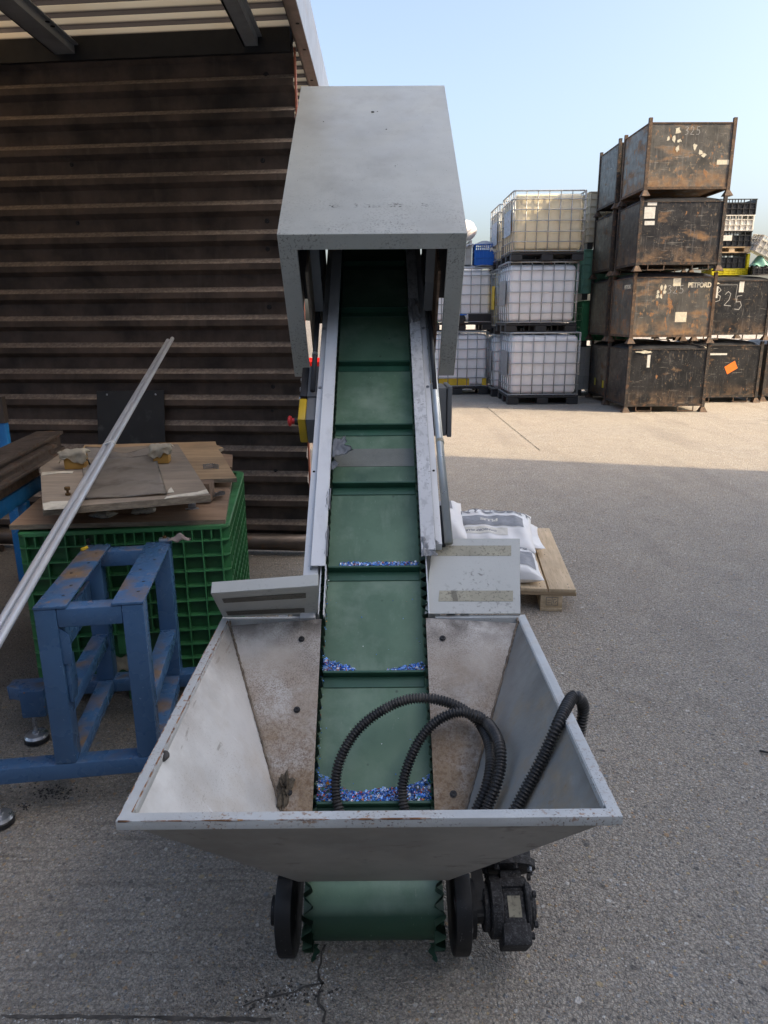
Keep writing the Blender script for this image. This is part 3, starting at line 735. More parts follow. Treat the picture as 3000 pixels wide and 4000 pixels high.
# switch cabinet on the right rail
ca = AT(1708, 1515, 2.62); cbm = AT(1742, 1703, 2.62)
b = MB(); b.box((CX+.2015, 2.62, cbm.z), (AT(1744, 1600, 2.62).x, 2.80, ca.z)); cab = b.build('switch_cabinet', MT['boxgrey'], conv, bevel=.003)
b = MB(); b.box((AT(1747, 1600, 2.62).x, 2.615, cbm.z-.004), (AT(1765, 1600, 2.62).x, 2.805, ca.z+.004)); b.build('cabinet_door', MT['boxgrey'], cab, bevel=.003)
b = MB(); b.box((AT(1744, 1600, 2.62).x-.001, 2.63, cbm.z+.006), (AT(1747, 1600, 2.62).x+.001, 2.79, ca.z-.006)); b.build('door_seal', MT['black'], cab)

MT['seamdirt'] = surf('dirt_filled_weld', (.15, .12, .09), .3, 60, .9, 0, .4, 160)
# hopper
RX, RY0, RY1, RZ = .4145, .9959, 1.8231, .6106
tw = .020
FLc, FRc = V((CX-RX+tw, RY0+tw, RZ-.012)), V((CX+RX-tw, RY0+tw, RZ-.012))
BLc, BRc = V((CX-RX+tw, RY1-.014, RZ-.004)), V((CX+RX-tw, RY1-.014, RZ-.004))
KL, KR = V((CX-.160, 1.272, .2455)), V((CX+.160, 1.272, .2455))
TLc, TRc = V((CX-.388, 1.776, .6045)), V((CX+.388, 1.776, .6045))
b = MB(); nl = (KL-FLc).cross(BLc-FLc).normalized()*.003; nl = nl if nl.x < 0 else -nl
b.sheet([FLc, KL, TLc, BLc], nl)
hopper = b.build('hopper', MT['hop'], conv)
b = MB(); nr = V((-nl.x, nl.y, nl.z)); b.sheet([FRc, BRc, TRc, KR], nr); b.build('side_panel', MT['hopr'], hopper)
b = MB(); nf = (FRc-FLc).cross(KL-FLc).normalized()*.003; nf = nf if nf.y < 0 else -nf
b.sheet([V((FLc.x, RY0+.010, RZ-.014)), V((FRc.x, RY0+.010, RZ-.014)), KR+V((0, -.004, -.002)), KL+V((0, -.004, -.002))], nf)
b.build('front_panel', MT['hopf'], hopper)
b = MB(); h = .0175
a4 = [(-RX, RY0), (RX, RY0), (RX, RY1), (-RX, RY1)]; i4 = [(-RX+.021, RY0+.021), (RX-.021, RY0+.021), (RX-.021, RY1-.018), (-RX+.021, RY1-.018)]
vs = []
for z in (RZ-h, RZ):
    for p in a4+i4: vs.append((CX+p[0], p[1], z))
fs = []
for k in (0, 1, 3):
    k2 = (k+1) % 4
    fs += [(8+k, 8+k2, 12+k2, 12+k), (k, 4+k, 4+k2, k2), (k, k2, 8+k2, 8+k), (4+k, 12+k, 12+k2, 4+k2)]
fs += [(2, 10, 14, 6), (3, 7, 15, 11)]
b.add(vs, fs)
b.box((CX-RX+.001, RY1-.018, RZ-.034), (CX-.168, RY1-.0004, RZ-.0012)); b.box((CX+.168, RY1-.018, RZ-.034), (CX+RX-.001, RY1-.0004, RZ-.0012))
b.box((CX-RX+.0212, RY0+.03, RZ-.026), (CX-RX+.0232, RY1-.02, RZ-.0010)); b.box((CX+RX-.0232, RY0+.03, RZ-.026), (CX+RX-.0212, RY1-.02, RZ-.0010))
b.build('rim', MT['rim'], hopper, bevel=.0022)
rm = child(hopper, 'rim')
def edge(pts, r):
    rr = random.Random(len(pts)); P = []
    for i in range(len(pts)-1):
        a, c = V(pts[i]), V(pts[i+1]); k = max(2, int((c-a).length/.012)); P += [a.lerp(c, j/k) for j in range(k)]
    P.append(V(pts[-1])); b = MB(); b.tube(P, r, 6, radii=[r*rr.uniform(.5, 1.2) for _ in P]); b.build('rusty_edge', MT['rustline'], rm, smooth=True)
edge([(CX-RX+.0195, RY1-.03, RZ-.0006), (CX-RX+.0195, RY0+.022, RZ-.0006)], .0017)
edge([(CX-RX+.0008, RY1-.03, RZ-.001), (CX-RX+.0008, RY0+.01, RZ-.001)], .0016)
edge([(CX-RX+.004, RY0+.0009, RZ-.001), (CX+.10, RY0+.0009, RZ-.001)], .0016)
edge([(CX+RX-.0008, RY1-.03, RZ-.001), (CX+RX-.0008, RY0+.01, RZ-.001)], .0009)
for sd in (-1, 1):
    T0 = TLc if sd < 0 else TRc; K0 = KL if sd < 0 else KR
    pl_ = [T0+V((-sd*.002, 0, 0)), W(sd*.1405, -.012, .050), W(sd*.1370, -.655, .050), K0+V((-sd*.001, 0, .002))]
    b = MB(); b.sheet(pl_, -N_*.003); fp = b.build('floor_plate', MT['plate'], conv)
    for (px, py) in (((1178, 2497), (1160, 2773), (1128, 3096)) if sd < 0 else ((1729, 2494), (1747, 2790), (1771, 3102))):
        d = ray(px, py); tt = (pl_[1]-CAM).dot(N_)/d.dot(N_); p = CAM+d*tt
        mb_ = MW.copy(); mb_.translation = p+N_*.0005
        b = MB(); b.rev([(.0085, 0), (.0085, .0012), (.0055, .0013), (.0055, .0045), (.0030, .0046), (.0030, .0025)], mb_, 10); b.build('bolt', MT['tail'], fp)
# weld seams with dirt in the folds
def seam(pts, r, mat, seed):
    rr = random.Random(seed); P = []
    for i in range(len(pts)-1):
        a, c = V(pts[i]), V(pts[i+1]); k = max(2, int((c-a).length/.006))
        P += [a.lerp(c, j/k)+V((rr.gauss(0, .0005), rr.gauss(0, .0005), rr.gauss(0, .0005))) for j in range(k)]
    P.append(V(pts[-1])); b = MB(); b.tube(P, r, 6, radii=[r*rr.uniform(.6, 1.35) for _ in P]); b.build('weld_seam', MT[mat], hopper, smooth=True)
seam([TLc+V((.002, 0, .002)), KL+V((.001, 0, .003))], .0028, 'seamdirt', 1); seam([TRc+V((-.002, 0, .002)), KR+V((-.001, 0, .003))], .0028, 'seamdirt', 2)
seam([FLc+V((.004, .006, 0)), KL+V((.001, .004, .003))], .003, 'seamdirt', 3); seam([FRc+V((-.004, .006, 0)), KR+V((-.001, .004, .003))], .003, 'seamdirt', 4)
seam([BLc+V((.003, -.004, 0)), TLc+V((.001, -.002, .003))], .004, 'seamdirt', 5); seam([BRc+V((-.003, -.004, 0)), TRc+V((-.001, -.002, .003))], .004, 'seamdirt', 6)
# lump of caked dirt in the left corner
b = MB(); rr = random.Random(2)
d = ray(1113, 3078); p = CAM+d*((W(0, 0, .05)-CAM).dot(N_)/d.dot(N_))
def lump(u, v):
    a = 2*PI*u; e = PI*v; nn = mnoise.noise(V((math.cos(a)*2, math.sin(a)*2, e*2)))*.9+1
    return p+V((1, 0, 0))*(.014*nn*math.sin(e)*math.cos(a))+S_*(.034*nn*math.sin(e)*math.sin(a))+N_*(.014*nn*math.cos(e))
b.grid(lump, 22, 12); tag(b.build('dirt_lump', surf('caked_dirt', (.085, .07, .05), .3, 60, .95, 0, .6, 120), None), 'small brown lump of caked dirt stuck inside the hopper on the left floor plate', 'dirt')
b = MB(); p2 = AT(635, 2957, 1.17); d = ray(635, 2957)
tt = (FLc-CAM).dot(nl)/d.dot(nl); p2 = CAM+d*tt-nl.normalized()*.003
b.grid(lambda u, v: p2+V((.011*math.sin(PI*v)*math.cos(2*PI*u), .012*math.sin(PI*v)*math.sin(2*PI*u), .0075*math.cos(PI*v)+.002*math.sin(7*u))), 12, 8)
tag(b.build('stone', surf('dark_pebble', (.05, .048, .045), .2, 60, .7)), 'single dark pebble lying against the left inner wall of the hopper', 'stone')

# hinged guard flaps on the back edge of the hopper
def dep(p): return (p-CAM).dot(fwd)
YB = RY1-.012
bl, br = AT(1659, 2397, YB), AT(2034, 2397, YB)
tr_ = DEP(2031, 2103, dep(br)*1.10); tl = bl+(tr_-br)*.998
def flap(bl, br, tl, tr_, stickers, smat, lip):
    nn = (br-bl).cross(tl-bl).normalized()
    if nn.dot(CAM-bl) < 0: nn = -nn
    b = MB(); b.sheet([bl, br, tr_, tl], -nn*.0025)
    upn = ((tl-bl)).normalized()
    b.sheet([tl, tr_, tr_-nn*lip, tl-nn*lip], -upn*.0022)
    b.sheet([br, br-nn*lip*.9, tr_-nn*lip*.9, tr_], (bl-br).normalized()*.0022)
    b.sheet([bl, tl, tl-nn*lip*.9, bl-nn*lip*.9], (br-bl).normalized()*.0022)
    fo = b.build('guard_flap', MT['flap'], conv, bevel=.0012, seg=1)
    for (u0, v0, u1, v1) in stickers:
        def uv(u, v): return (bl*(1-u)+br*u)*(1-v)+(tl*(1-u)+tr_*u)*v+nn*.0004
        b = MB(); b.sheet([uv(u0, v0), uv(u1, v0), uv(u1, v1), uv(u0, v1)], nn*.0004); b.build('sticker', smat, fo)
flap(bl, br, tl, tr_, [(.13, .15, .92, .285), (.02, .75, .90, .895)], MT['sticker'], .016)
bl, br = AT(871, 2411, YB), AT(1243, 2397, YB)
tl = DEP(823, 2319, dep(bl)*.925); tr_ = br+(tl-bl)+V((.012, .002, .010))
flap(bl, br, tl, tr_, [(.08, .61, .88, .78), (.06, .08, .86, .24)], MT['stickerd'], .032)

# tail: side plates with rounded ends, hubs and shaft
for sd in (-1, 1):
    Rp, cs, cn = .124, ST, -DR-.014
    pts = []
    for i in range(15):
        a = PI/2+PI*i/14; pts.append((cs+Rp*math.cos(a)*(.72), cn+Rp*math.sin(a)))
    pts += [(-.40, cn-Rp*.9), (-.40, -.06), (-.60, -.02), (-.645, .038)]
    mx = Matrix((S_, N_, V((1, 0, 0)))).transposed().to_4x4(); mx.translation = W(.172 if sd > 0 else -.207, 0, 0)
    b = MB(); b.prism(pts, mx, .035); tp = b.build('tail_plate', MT['tail'], conv, bevel=.004)
    mh = Matrix((S_, N_, V((sd, 0, 0)))).transposed().to_4x4(); mh.translation = W(sd*.207, cs, cn+.012)
    b = MB(); b.rev([(.046, 0), (.046, .008), (.030, .009), (.030, .018), (.012, .020)] if sd < 0 else [(.060, 0), (.060, .014), (.030, .015), (.030, .036)], mh, 24); b.build('hub', MT['tail'], tp, bevel=0)
b = MB(); mh = Matrix((S_, N_, V((1, 0, 0)))).transposed().to_4x4(); mh.translation = W(-.155, ST, -DR)
b.rev([(DR-.003, .008), (DR-.003, .302)], mh, 32); b.build('tail_drum', MT['tail'], conv, smooth=True)
b = MB(); q1 = AT(1795, 3440, 1.32); b.box((.172, -.615, .052), (.210, -.60, .0545), MW); b.build('tension_block', MT['galv'], conv)
# gear motor on the right of the tail drum
gx = .300
mg = COLS(S_, N_, XP, W(gx, ST+.005, -DR-.012))     # local x = s, y = n, z = x
b = MB()
b.prism([(-.080, -.046), (.022, -.046), (.022, .046), (-.064, .046), (-.080, .034)], mg @ Matrix.Translation((0, 0, -.018)), .048)
b.box((-.082, -.040, -.024), (-.040, .0475, .036), mg)
b.box((.0222, -.038, -.018), (.066, .038, .030), mg); b.box((.030, -.044, -.023), (.050, .0455, .035), mg)
gearm = b.build('gear_motor', MT['motor'], conv, bevel=.004)
for z0, z1, r in ((-.046, -.019, .064), (-.060, -.045, .050), (.030, .041, .060), (.040, .050, .048), (.049, .057, .030)):
    b = MB(); b.rev([(r*.93, z0), (r, z0+.003), (r, z1-.003), (r*.93, z1)], mg, 26); b.build('end_cover', MT['motor'], gearm)
for k in range(6):
    a = k*PI/3+.3; b = MB(); b.rev([(.0075, .046), (.0075, .053)], mg @ Matrix.Translation((.058*math.cos(a), .058*math.sin(a), 0)), 6); b.build('bolt', MT['motor'], gearm)
mm = COLS(N_, XP, S_, W(gx+.006, ST+.080, -DR-.012))
b = MB(); b.rev([(.064, 0), (.064, .016), (.056, .020), (.056, .05), (.052, .055), (.052, .19), (.054, .19), (.054, .23), (.04, .235)], mm, 32)
for k in range(24):
    a = 2*PI*k/24; m2 = mm @ Matrix.Rotation(a, 4, 'Z'); b.box((.051, -.0016, .06), (.060, .0016, .185), m2)
b.build('motor_body', MT['motor'], gearm)
for k in range(8):
    a = 2*PI*k/8+.2; b = MB(); b.rev([(.006, -.010), (.006, 0)], mm @ Matrix.Translation((.054*math.cos(a), .054*math.sin(a), 0)), 6); b.build('bolt', MT['zinc'] if k == 1 else MT['motor'], gearm)
b = MB(); b.box((-.030, .0463, -.008), (.012, .0472, .020), mg); b.build('name_plate', MT['sticker'], gearm)
b = MB(); b.rev([(.020, 0), (.020, gx-.213-.06)], COLS(S_, N_, XP, W(.213, ST, -DR)), 18); b.build('drive_shaft', MT['tail'], gearm)
b = MB(); b.bar(W(.222, ST+.24, -.02), W(.226, ST+.10, -.03), .026, .007, N_); b.bar(W(.226, ST+.105, -.03), W(.238, ST-.02, -.04), .026, .007, N_); b.build('torque_arm', MT['tail'], gearm)
# floor frame carrying the conveyor: legs, sills, castors (mostly hidden behind the hopper)
for sd in (-1, 1):
    b = MB()
    b.box((CX+sd*.178-.02, 1.99, .12), (CX+sd*.178+.02, 2.03, W(0, .20, -.16).z+.04)); b.build('support_leg', MT['rail'], conv, bevel=.002)
    b = MB(); b.box((CX+sd*.178-.02, 2.86, .12), (CX+sd*.178+.02, 2.90, W(0, 1.28, -.16).z+.02)); b.build('support_leg', MT['rail'], conv, bevel=.002)
    b = MB(); b.box((CX+sd*.178-.02, 1.80, .075), (CX+sd*.178+.02, 3.05, .119)); b.build('base_beam', MT['rail'], conv, bevel=.002)
    b = MB(); b.bar(W(sd*.178, .10, -.155), (CX+sd*.178, 1.85, .119), .036, .036); b.build('support_leg', MT['rail'], conv, bevel=.002)
    for y in (1.86, 3.0):
        b = MB(); b.rev([(.010, -.014), (.036, -.012), (.036, .012), (.010, .014)], Matrix.Translation((CX+sd*.178, y, .0365)) @ Matrix.Rotation(PI/2, 4, 'Y'), 20)
        b.box((CX+sd*.178-.02, y-.012, .060), (CX+sd*.178+.02, y+.012, .0745)); b.build('castor', MT['dark'], conv)
    b = MB(); b.box((CX+sd*.213-.012, 1.835, .30), (CX+sd*.213+.012, 1.86, RZ+.006)); b.build('slotted_strut', MT['conduit'], conv, bevel=.001, seg=1)
    b = MB(); b.box((CX+sd*.252-.011, 1.835, .30), (CX+sd*.252+.011, 1.86, RZ+.008)); b.build('slotted_strut', MT['rail'], conv, bevel=.001, seg=1)

# plastic flakes caught on the cleats (one mass)
me = bpy.data.meshes.new('plastic_flakes'); bm = bmesh.new(); cl = bm.loops.layers.float_color.new('flake'); rr = random.Random(11)
cols = [(.06, .24, .70)]*10+[(.16, .38, .84)]*10+[(.34, .55, .88)]*8+[(.03, .09, .32)]*3+[(.82, .84, .86)]*6+[(.70, .10, .03)]*3+[(.75, .28, .03)]*1+[(.04, .05, .06)]*3+[(.03, .30, .10)]*1
def flake(p, sz):
    ax = V((rr.gauss(0, 1), rr.gauss(0, 1), rr.gauss(0, 1))).normalized(); q = ax.to_track_quat('Z', 'Y').to_matrix()
    k = rr.choice((3, 4, 4, 5)); vs = [bm.verts.new(p+q @ V((sz*rr.uniform(.5, 1.1)*math.cos(2*PI*i/k), sz*rr.uniform(.4, 1.)*math.sin(2*PI*i/k), rr.uniform(-.1, .1)*sz))) for i in range(k)]
    f = bm.faces.new(vs); c = rr.choice(cols); g = rr.uniform(.9, 1.45)
    for l in f.loops: l[cl] = (c[0]*g, c[1]*g, c[2]*g, 1)
def pile(s, xs, hfun, wfun, cnt, sz):
    for _ in range(cnt):
        x = rr.uniform(*xs); w = wfun(x); h = hfun(x); u = rr.random()**1.2
        n = rr.uniform(0, max(.003, h*(1-u)))
        flake(W(x, s+.005+u*w, .002+n), sz*(rr.uniform(.5, 1.2) if rr.random() < .85 else rr.uniform(1.4, 2.1)))
pile(-.4847, (-.134, .134), lambda x: .022, lambda x: .024+.040*abs(x/.13)**2.4+.010*math.sin(20*x+1)**2, 3400, .0034)
pile(-.1552, (-.134, -.05), lambda x: .018, lambda x: .014+.034*((-x-.05)/.084), 900, .0034)
pile(-.1552, (.035, .134), lambda x: .016, lambda x: .010+.024*((x-.035)/.1), 700, .0034)
pile(-.1552, (-.134, .134), lambda x: .003, lambda x: .006, 120, .003)
pile(.1757, (-.10, .128), lambda x: .026, lambda x: .026, 1500, .0034)
for _ in range(160):
    flake(W(-.136+rr.uniform(-.004, .006), rr.uniform(-.62, .18), rr.uniform(.002, .012)), .0032)
for _ in range(40): flake(W(rr.uniform(-.13, .13), rr.uniform(-.45, .3), .0015), .002)
bm.to_mesh(me); bm.free(); me.materials.append(MT['flake'])
o = bpy.data.objects.new('plastic_flakes', me); COL.objects.link(o)
tag(o, 'blue, white and orange shredded plastic flakes heaped on the green cleats', 'plastic flakes', kind='stuff')

# ribbed hose coiled in the hopper and hung over its right rim
def onn(x, y, n):      # point over the belt plane
    d = ray(x, y); q = W(0, 0, n); return CAM+d*((q-CAM).dot(N_)/d.dot(N_))
def onr(x, y, off):    # point off the right wall
    d = ray(x, y); nn = nr.normalized(); q = FRc-nn*off; return CAM+d*((q-CAM).dot(nn)/d.dot(nn))
bot1 = V((.235, 1.215, .345)); 
ctrl = [V((.455, 1.36, .36)), V((.452, 1.375, .50)), AT(2272, 2775, 1.385)+V((.004, 0, 0)), AT(2262, 2728, 1.37), AT(2232, 2728, 1.36), onr(2180, 2830, .016), onr(2120, 2960, .014), onr(2060, 3075, .014), onr(2010, 3170, .014), onr(1965, 3255, .014),
        onr(1905, 3260, .018), onr(1898, 3175, .022), onr(1935, 3075, .026), onr(1955, 2985, .030), onr(1948, 2900, .040), onn(1905, 2825, .105), onn(1845, 2790, .115), onn(1775, 2785, .115), onn(1700, 2822, .105), onn(1640, 2890, .090), onn(1595, 2985, .070), onn(1572, 3080, .050), onn(1582, 3170, .038), onn(1605, 3255, .028),
        onn(1660, 3300, .020), onn(1760, 3290, .062), onr(1830, 3235, .016), onr(1862, 3165, .016), onr(1902, 3070, .016), onr(1918, 2985, .016), onr(1912, 2905, .020), onn(1880, 2835, .072), onn(1830, 2785, .085), onn(1760, 2748, .105), onn(1680, 2729, .118), onn(1600, 2731, .118), onn(1520, 2760, .112), onn(1430, 2820, .100), onn(1365, 2895, .085), onn(1322, 2990, .065), onn(1311, 3080, .048), onn(1324, 3165, .036), onn(1345, 3230, .026)]
pth = resample(spline(ctrl, 24), .00155)
PER = .0072
rad = [.0113+.0024*math.sin(i*.00155/PER*2*PI) for i in range(len(pth))]
b = MB(); b.tube(pth, .012, 12, radii=rad)
hose = b.build('ribbed_hose', MT['hose'], None, smooth=True)
tag(hose, 'black ribbed flexible hose coiled in the hopper and hooked over its right rim', 'hose')
# ------------------------------------------------------------------ ground
b = MB(); b.add([(-150, -60, 0), (150, -60, 0), (150, 400, 0), (-150, 400, 0)], [(0, 1, 2, 3)])
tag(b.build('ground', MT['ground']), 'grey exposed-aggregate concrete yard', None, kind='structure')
def crackline(pts, w, name, jit, seed):
    rr = random.Random(seed); P = []
    for i in range(len(pts)-1):
        a, c = V(pts[i]), V(pts[i+1]); k = max(2, int((c-a).length/.02))
        for j in range(k):
            q = a.lerp(c, j/k); P.append(V((q.x+rr.gauss(0, jit), q.y+rr.gauss(0, jit), 0)))
    P.append(V(pts[-1])); b = MB(); vs = []
    for i, p in enumerate(P):
        d = (P[min(i+1, len(P)-1)]-P[max(i-1, 0)]).normalized(); nn = V((-d.y, d.x, 0))*w*rr.uniform(.35, 1.25)/2
        vs += [p+nn+V((0, 0, .003)), p-nn+V((0, 0, .003))]
    b.add(vs, [(2*i, 2*i+1, 2*i+3, 2*i+2) for i in range(len(P)-1)])
    tag(b.build(name, MT['crackm']), None, None, kind='structure')
MT['crackm'] = surf('dirt_filled_joint', (.075, .067, .058), .3, 40, .95, 0, .3, 90)
crackline([G(0, 3972), G(560, 3978), G(1060, 3985)], .009, 'joint', .0012, 1)
crackline([G(1256, 3690), G(1246, 3790), G(1262, 3850)], .006, 'crack', .004, 2)
crackline([G(1262, 3850), G(1245, 3920), G(1262, 3998)], .006, 'crack', .005, 3)
crackline([G(1262, 3850), G(1130, 3870), G(1040, 3900), G(950, 3935)], .005, 'crack', .007, 4)
crackline([G(1900, 1590), G(2010, 1680), G(2110, 1760)], .011, 'joint', .002, 5)
# loose grit and pale pellets on the floor (stuff)
def scatter(name, label, spots, mat, sz, seed):
    rr = random.Random(seed); b = MB()
    for (px, py, sx, sy, cnt) in spots:
        for _ in range(cnt):
            p = G(px+rr.gauss(0, sx), py+rr.gauss(0, sy)); r = sz*rr.uniform(.5, 1.3)
            a = rr.uniform(0, 6); ca, sa = math.cos(a)*r, math.sin(a)*r; h = r*rr.uniform(.5, 1.1)
            b.add([p+V((ca, sa, 0)), p+V((-sa, ca, 0)), p+V((-ca, -sa, 0)), p+V((sa, -ca, 0)), p+V((ca*.4, sa*.4, h)), p+V((-ca*.5, -sa*.5, h*.9))], [(0, 1, 4), (1, 5, 4), (1, 2, 5), (2, 3, 5), (3, 4, 5), (3, 0, 4)])
    tag(b.build(name, mat), label, None, kind='stuff')
scatter('pellets', 'tiny pale plastic pellets scattered on the concrete', [(1100, 3875, 90, 30, 60), (1250, 3820, 14, 60, 30), (1010, 3930, 50, 25, 24), (280, 3980, 260, 7, 60), (500, 3420, 300, 220, 26), (2300, 3300, 420, 420, 22), (1300, 3780, 40, 40, 14)], MT['stonewhite'], .0022, 4)
scatter('grit', 'dark loose grit lying by the blue frame and in the cracked concrete', [(200, 3095, 55, 16, 110), (100, 3150, 10, 8, 24), (1150, 3880, 80, 26, 60), (1040, 3925, 40, 20, 24), (60, 2720, 60, 60, 90), (120, 2300, 60, 50, 70)], MT['grit'], .0036, 5)
scatter('shards', 'a few pale shards and flakes strewn over the yard concrete', [(1000, 2300, 60, 20, 30), (2500, 2600, 400, 300, 24), (900, 2240, 40, 60, 18)], MT['stonewhite'], .006, 6)
b = MB()
p = G(2985, 2945); b.tube([p+V((-.008, .012, .004)), p+V((-.002, .002, .008)), p+V((.012, -.003, .007)), p+V((.024, .004, .004))], .0035, 8)
tag(b.build('rubber_scrap', MT['dark'], smooth=True), 'small curled black rubber scrap lying alone on the yard at the right edge', 'rubber scrap')

# ------------------------------------------------------------------ open shed on the left
PSI = .10
WO = V((-.412, 4.224, 0)); WD = V((-math.cos(PSI), math.sin(PSI), 0)); WN = V((-math.sin(PSI), -math.cos(PSI), 0))   # along to the left, towards the viewer
shed = thing('open_shed', 'open-sided shed with dark rusty ribbed steel wall and yellowed translucent roof', 'shed', (-2, 4, 0))
prof = []
z = 2.631+.1515*1
prof.append((0, 2.83)); 
while z > .17:
    if z < 2.80: prof += [(.0, z), (.036, z-.027), (.039, z-.056), (.002, z-.080)]
    z -= .1515
prof.append((0, .02))
b = MB(); L = 4.3; vs = []
for x in (0, L*.25, L*.5, L*.75, L):
    for d, z in prof: vs.append(WO+WD*x+WN*d+V((0, 0, z)))
n = len(prof)
for k in range(4):
    b_ = [(k*n+i, (k+1)*n+i, (k+1)*n+i+1, k*n+i+1) for i in range(n-1)]
    b.f += b_
b.v = vs
wall = b.build('wall', MT['wall'], shed, thick=.004, fix=True)
rr = random.Random(3)
for (px, py) in ((1027, 626), (1044, 862), (1046, 972), (1052, 1198), (1040, 295), (282, 642), (1085, 1562), (1078, 1842), (1067, 1508), (1065, 1602), (305, 870), (1098, 2086)):
    p = PLN(px, py, WO, WN)
    b = MB(); b.rev([(.016, 0), (.016, .004), (.008, .005), (.008, .013)], COLS(WD, V((0, 0, 1)), WN, p+WN*.001), 12); b.build('bolt', MT['header'], wall)
b = MB(); b.bar(WO+WD*.004+WN*.03+V((0, 0, 2.775)), WO+WD*L+WN*.03+V((0, 0, 2.775)), .07, .11); b.build('header_beam', MT['header'], shed)
b = MB(); b.tube([WO+WD*-.005+WN*.05+V((0, 0, .075)), WO+WD*L+WN*.05+V((0, 0, .075))], .052, 16); b.build('base_tube', MT['steel'], shed, smooth=True)
b = MB(); b.bar(WO-WD*.008+WN*.005+V((0, 0, 0)), WO-WD*.006+WN*.005+V((0, 0, 2.75)), .009, .04, V((0, 1, 0))); b.build('corner_post', MT['rusttrim'], shed)
# roof sheet: flutes run along the wall, dirt in the low flutes
e1 = V((math.cos(PSI), -math.sin(PSI), 0)); e2 = V((math.sin(PSI), math.cos(PSI), 0))
b = MB(); pr = []
y = -1.75
while y < 4.2:
    pr += [(y, 2.872), (y+.052, 2.872), (y+.064, 2.905), (y+.140, 2.905)]; y += .1515
vs = []
for (d, z) in pr:
    for xx in (-4.6, .132+.0):
        q = V((-.412, 4.224, 0))+e2*d
        X = xx if xx < 0 else None
        if xx < 0: p = V((-4.6, q.y+( -4.6-q.x)*-math.tan(PSI), z))
        else: p = V((-.352, q.y+(-.352-q.x)*-math.tan(PSI), z))
        vs.append(p)
b.add(vs, [(2*i, 2*i+1, 2*i+3, 2*i+2) for i in range(len(pr)-1)])
roof = b.build('roof_sheet', MT['roof'], shed)
for (xl, xr, name) in ((-1.68, -1.545, 'purlin'), (-.665, -.567, 'purlin'), (-2.75, -2.62, 'purlin'), (-3.8, -3.67, 'purlin')):
    b = MB(); b.box((xl, 2.45, 2.75), (xl+.010, 8, 2.868)); b.box((xl, 2.45, 2.75), (xr-.025, 8, 2.758)); b.box((xr-.027, 2.45, 2.75), (xr-.022, 8, 2.795)); b.box((xr-.024, 2.45, 2.79), (xr, 8, 2.796))
    pu = b.build(name, MT['purlin'], shed)
    if name == 'purlin' and xl == -1.68:
        for (px, py) in ((186, 86), (206, 104)):
            p = G(px, py, 2.7492); b = MB(); b.rev([(.001, 0), (.011, 0), (.011, .002), (.001, .002)], Matrix.Translation(p), 10); b.build('bolt_hole', MT['black'], pu)
b = MB(); b.box((-.386, 2.45, 2.72), (-.327, 8, 2.728)); b.box((-.386, 2.45, 2.72), (-.379, 8, 2.79)); b.box((-.335, 2.45, 2.728), (-.327, 8, 2.86))
ev = b.build('eave_channel', MT['eave'], shed, bevel=.002)
for (px, py) in ((1162, 92), (1189, 194), (1218, 314)):
    p = G(px, py, 2.7194); b = MB(); b.rev([(.001, -.001), (.009, -.001), (.009, .0004), (.001, .0004)], Matrix.Translation(p), 10); b.build('bolt_hole', MT['black'], ev)
b = MB(); b.box((-.3265, 2.45, 2.716), (-.323, 8, 2.985)); b.box((-.352, 2.45, 2.98), (-.327, 8, 2.986)); b.build('fascia', MT['fascia'], shed)
b = MB(); b.box((-4.62, 2.45, 0), (-4.56, 4.6, 2.87)); b.build('shade_side_wall', MT['header'], shed)  # unseen wall added to darken the left side of the shed
for (x, y) in ((-4.5, 2.5), (-2.7, 2.5)):
    b = MB(); b.box((x-.05, y-.05, 0), (x+.05, y+.05, 2.75)); b.build('post', MT['purlin'], shed)

# ------------------------------------------------------------------ blue machine stand
YAWF = .137
FO = V((-.913, 1.79, 0)); f1 = V((math.cos(YAWF), math.sin(YAWF), 0)); f2 = V((-math.sin(YAWF), math.cos(YAWF), 0))
MF = COLS(f1, f2, V((0, 0, 1)), FO)
stand = thing('machine_stand', 'empty blue welded steel machine stand with rust on its top plates beside the hopper', 'stand', FO, YAWF)
FW, FD, FT, FB = .286, .556, .655, .122
def fb(lo, hi, name, parent=None, bev=.004):
    b = MB(); b.box(lo, hi, MF); return b.build(name, MT['blue'], parent or stand, bevel=bev)
q = .058
for x in (0, FW-q):
    for y in (0, FD-q):
        fb((x, y, FB+.05), (x+q, y+q, FT-.008), 'post')
fb((q, .001, FT-.063), (FW-q, q-.001, FT-.009), 'top_rail'); fb((q, FD-q+.001, FT-.063), (FW-q, FD-.001, FT-.009), 'top_rail')
for x in (-.001, FW-.084):
    b = MB(); b.box((x, -.001, FT-.008), (x+.085, FD+.001, FT), MF); tp = b.build('top_plate', MT['blue'], stand, bevel=.0015)
    rr = random.Random(int(100*x)+9)
    for y in (.08, .16, .27, .36, .46):
        b = MB(); b.rev([(.0005, 0), (.0048, 0), (.0048, .0005), (.0005, .0005)], MF @ Matrix.Translation((x+(.03 if int(y*100) % 2 else .058), y, FT)), 10); b.build('bolt_hole', MT['black'], tp)
fb((-.75, -.0005, FB), (FW+.45, .0575, FB+.0495), 'cross_beam'); fb((-.30, FD-.0575, FB), (FW+.45, FD+.0005, FB+.0495), 'cross_beam')
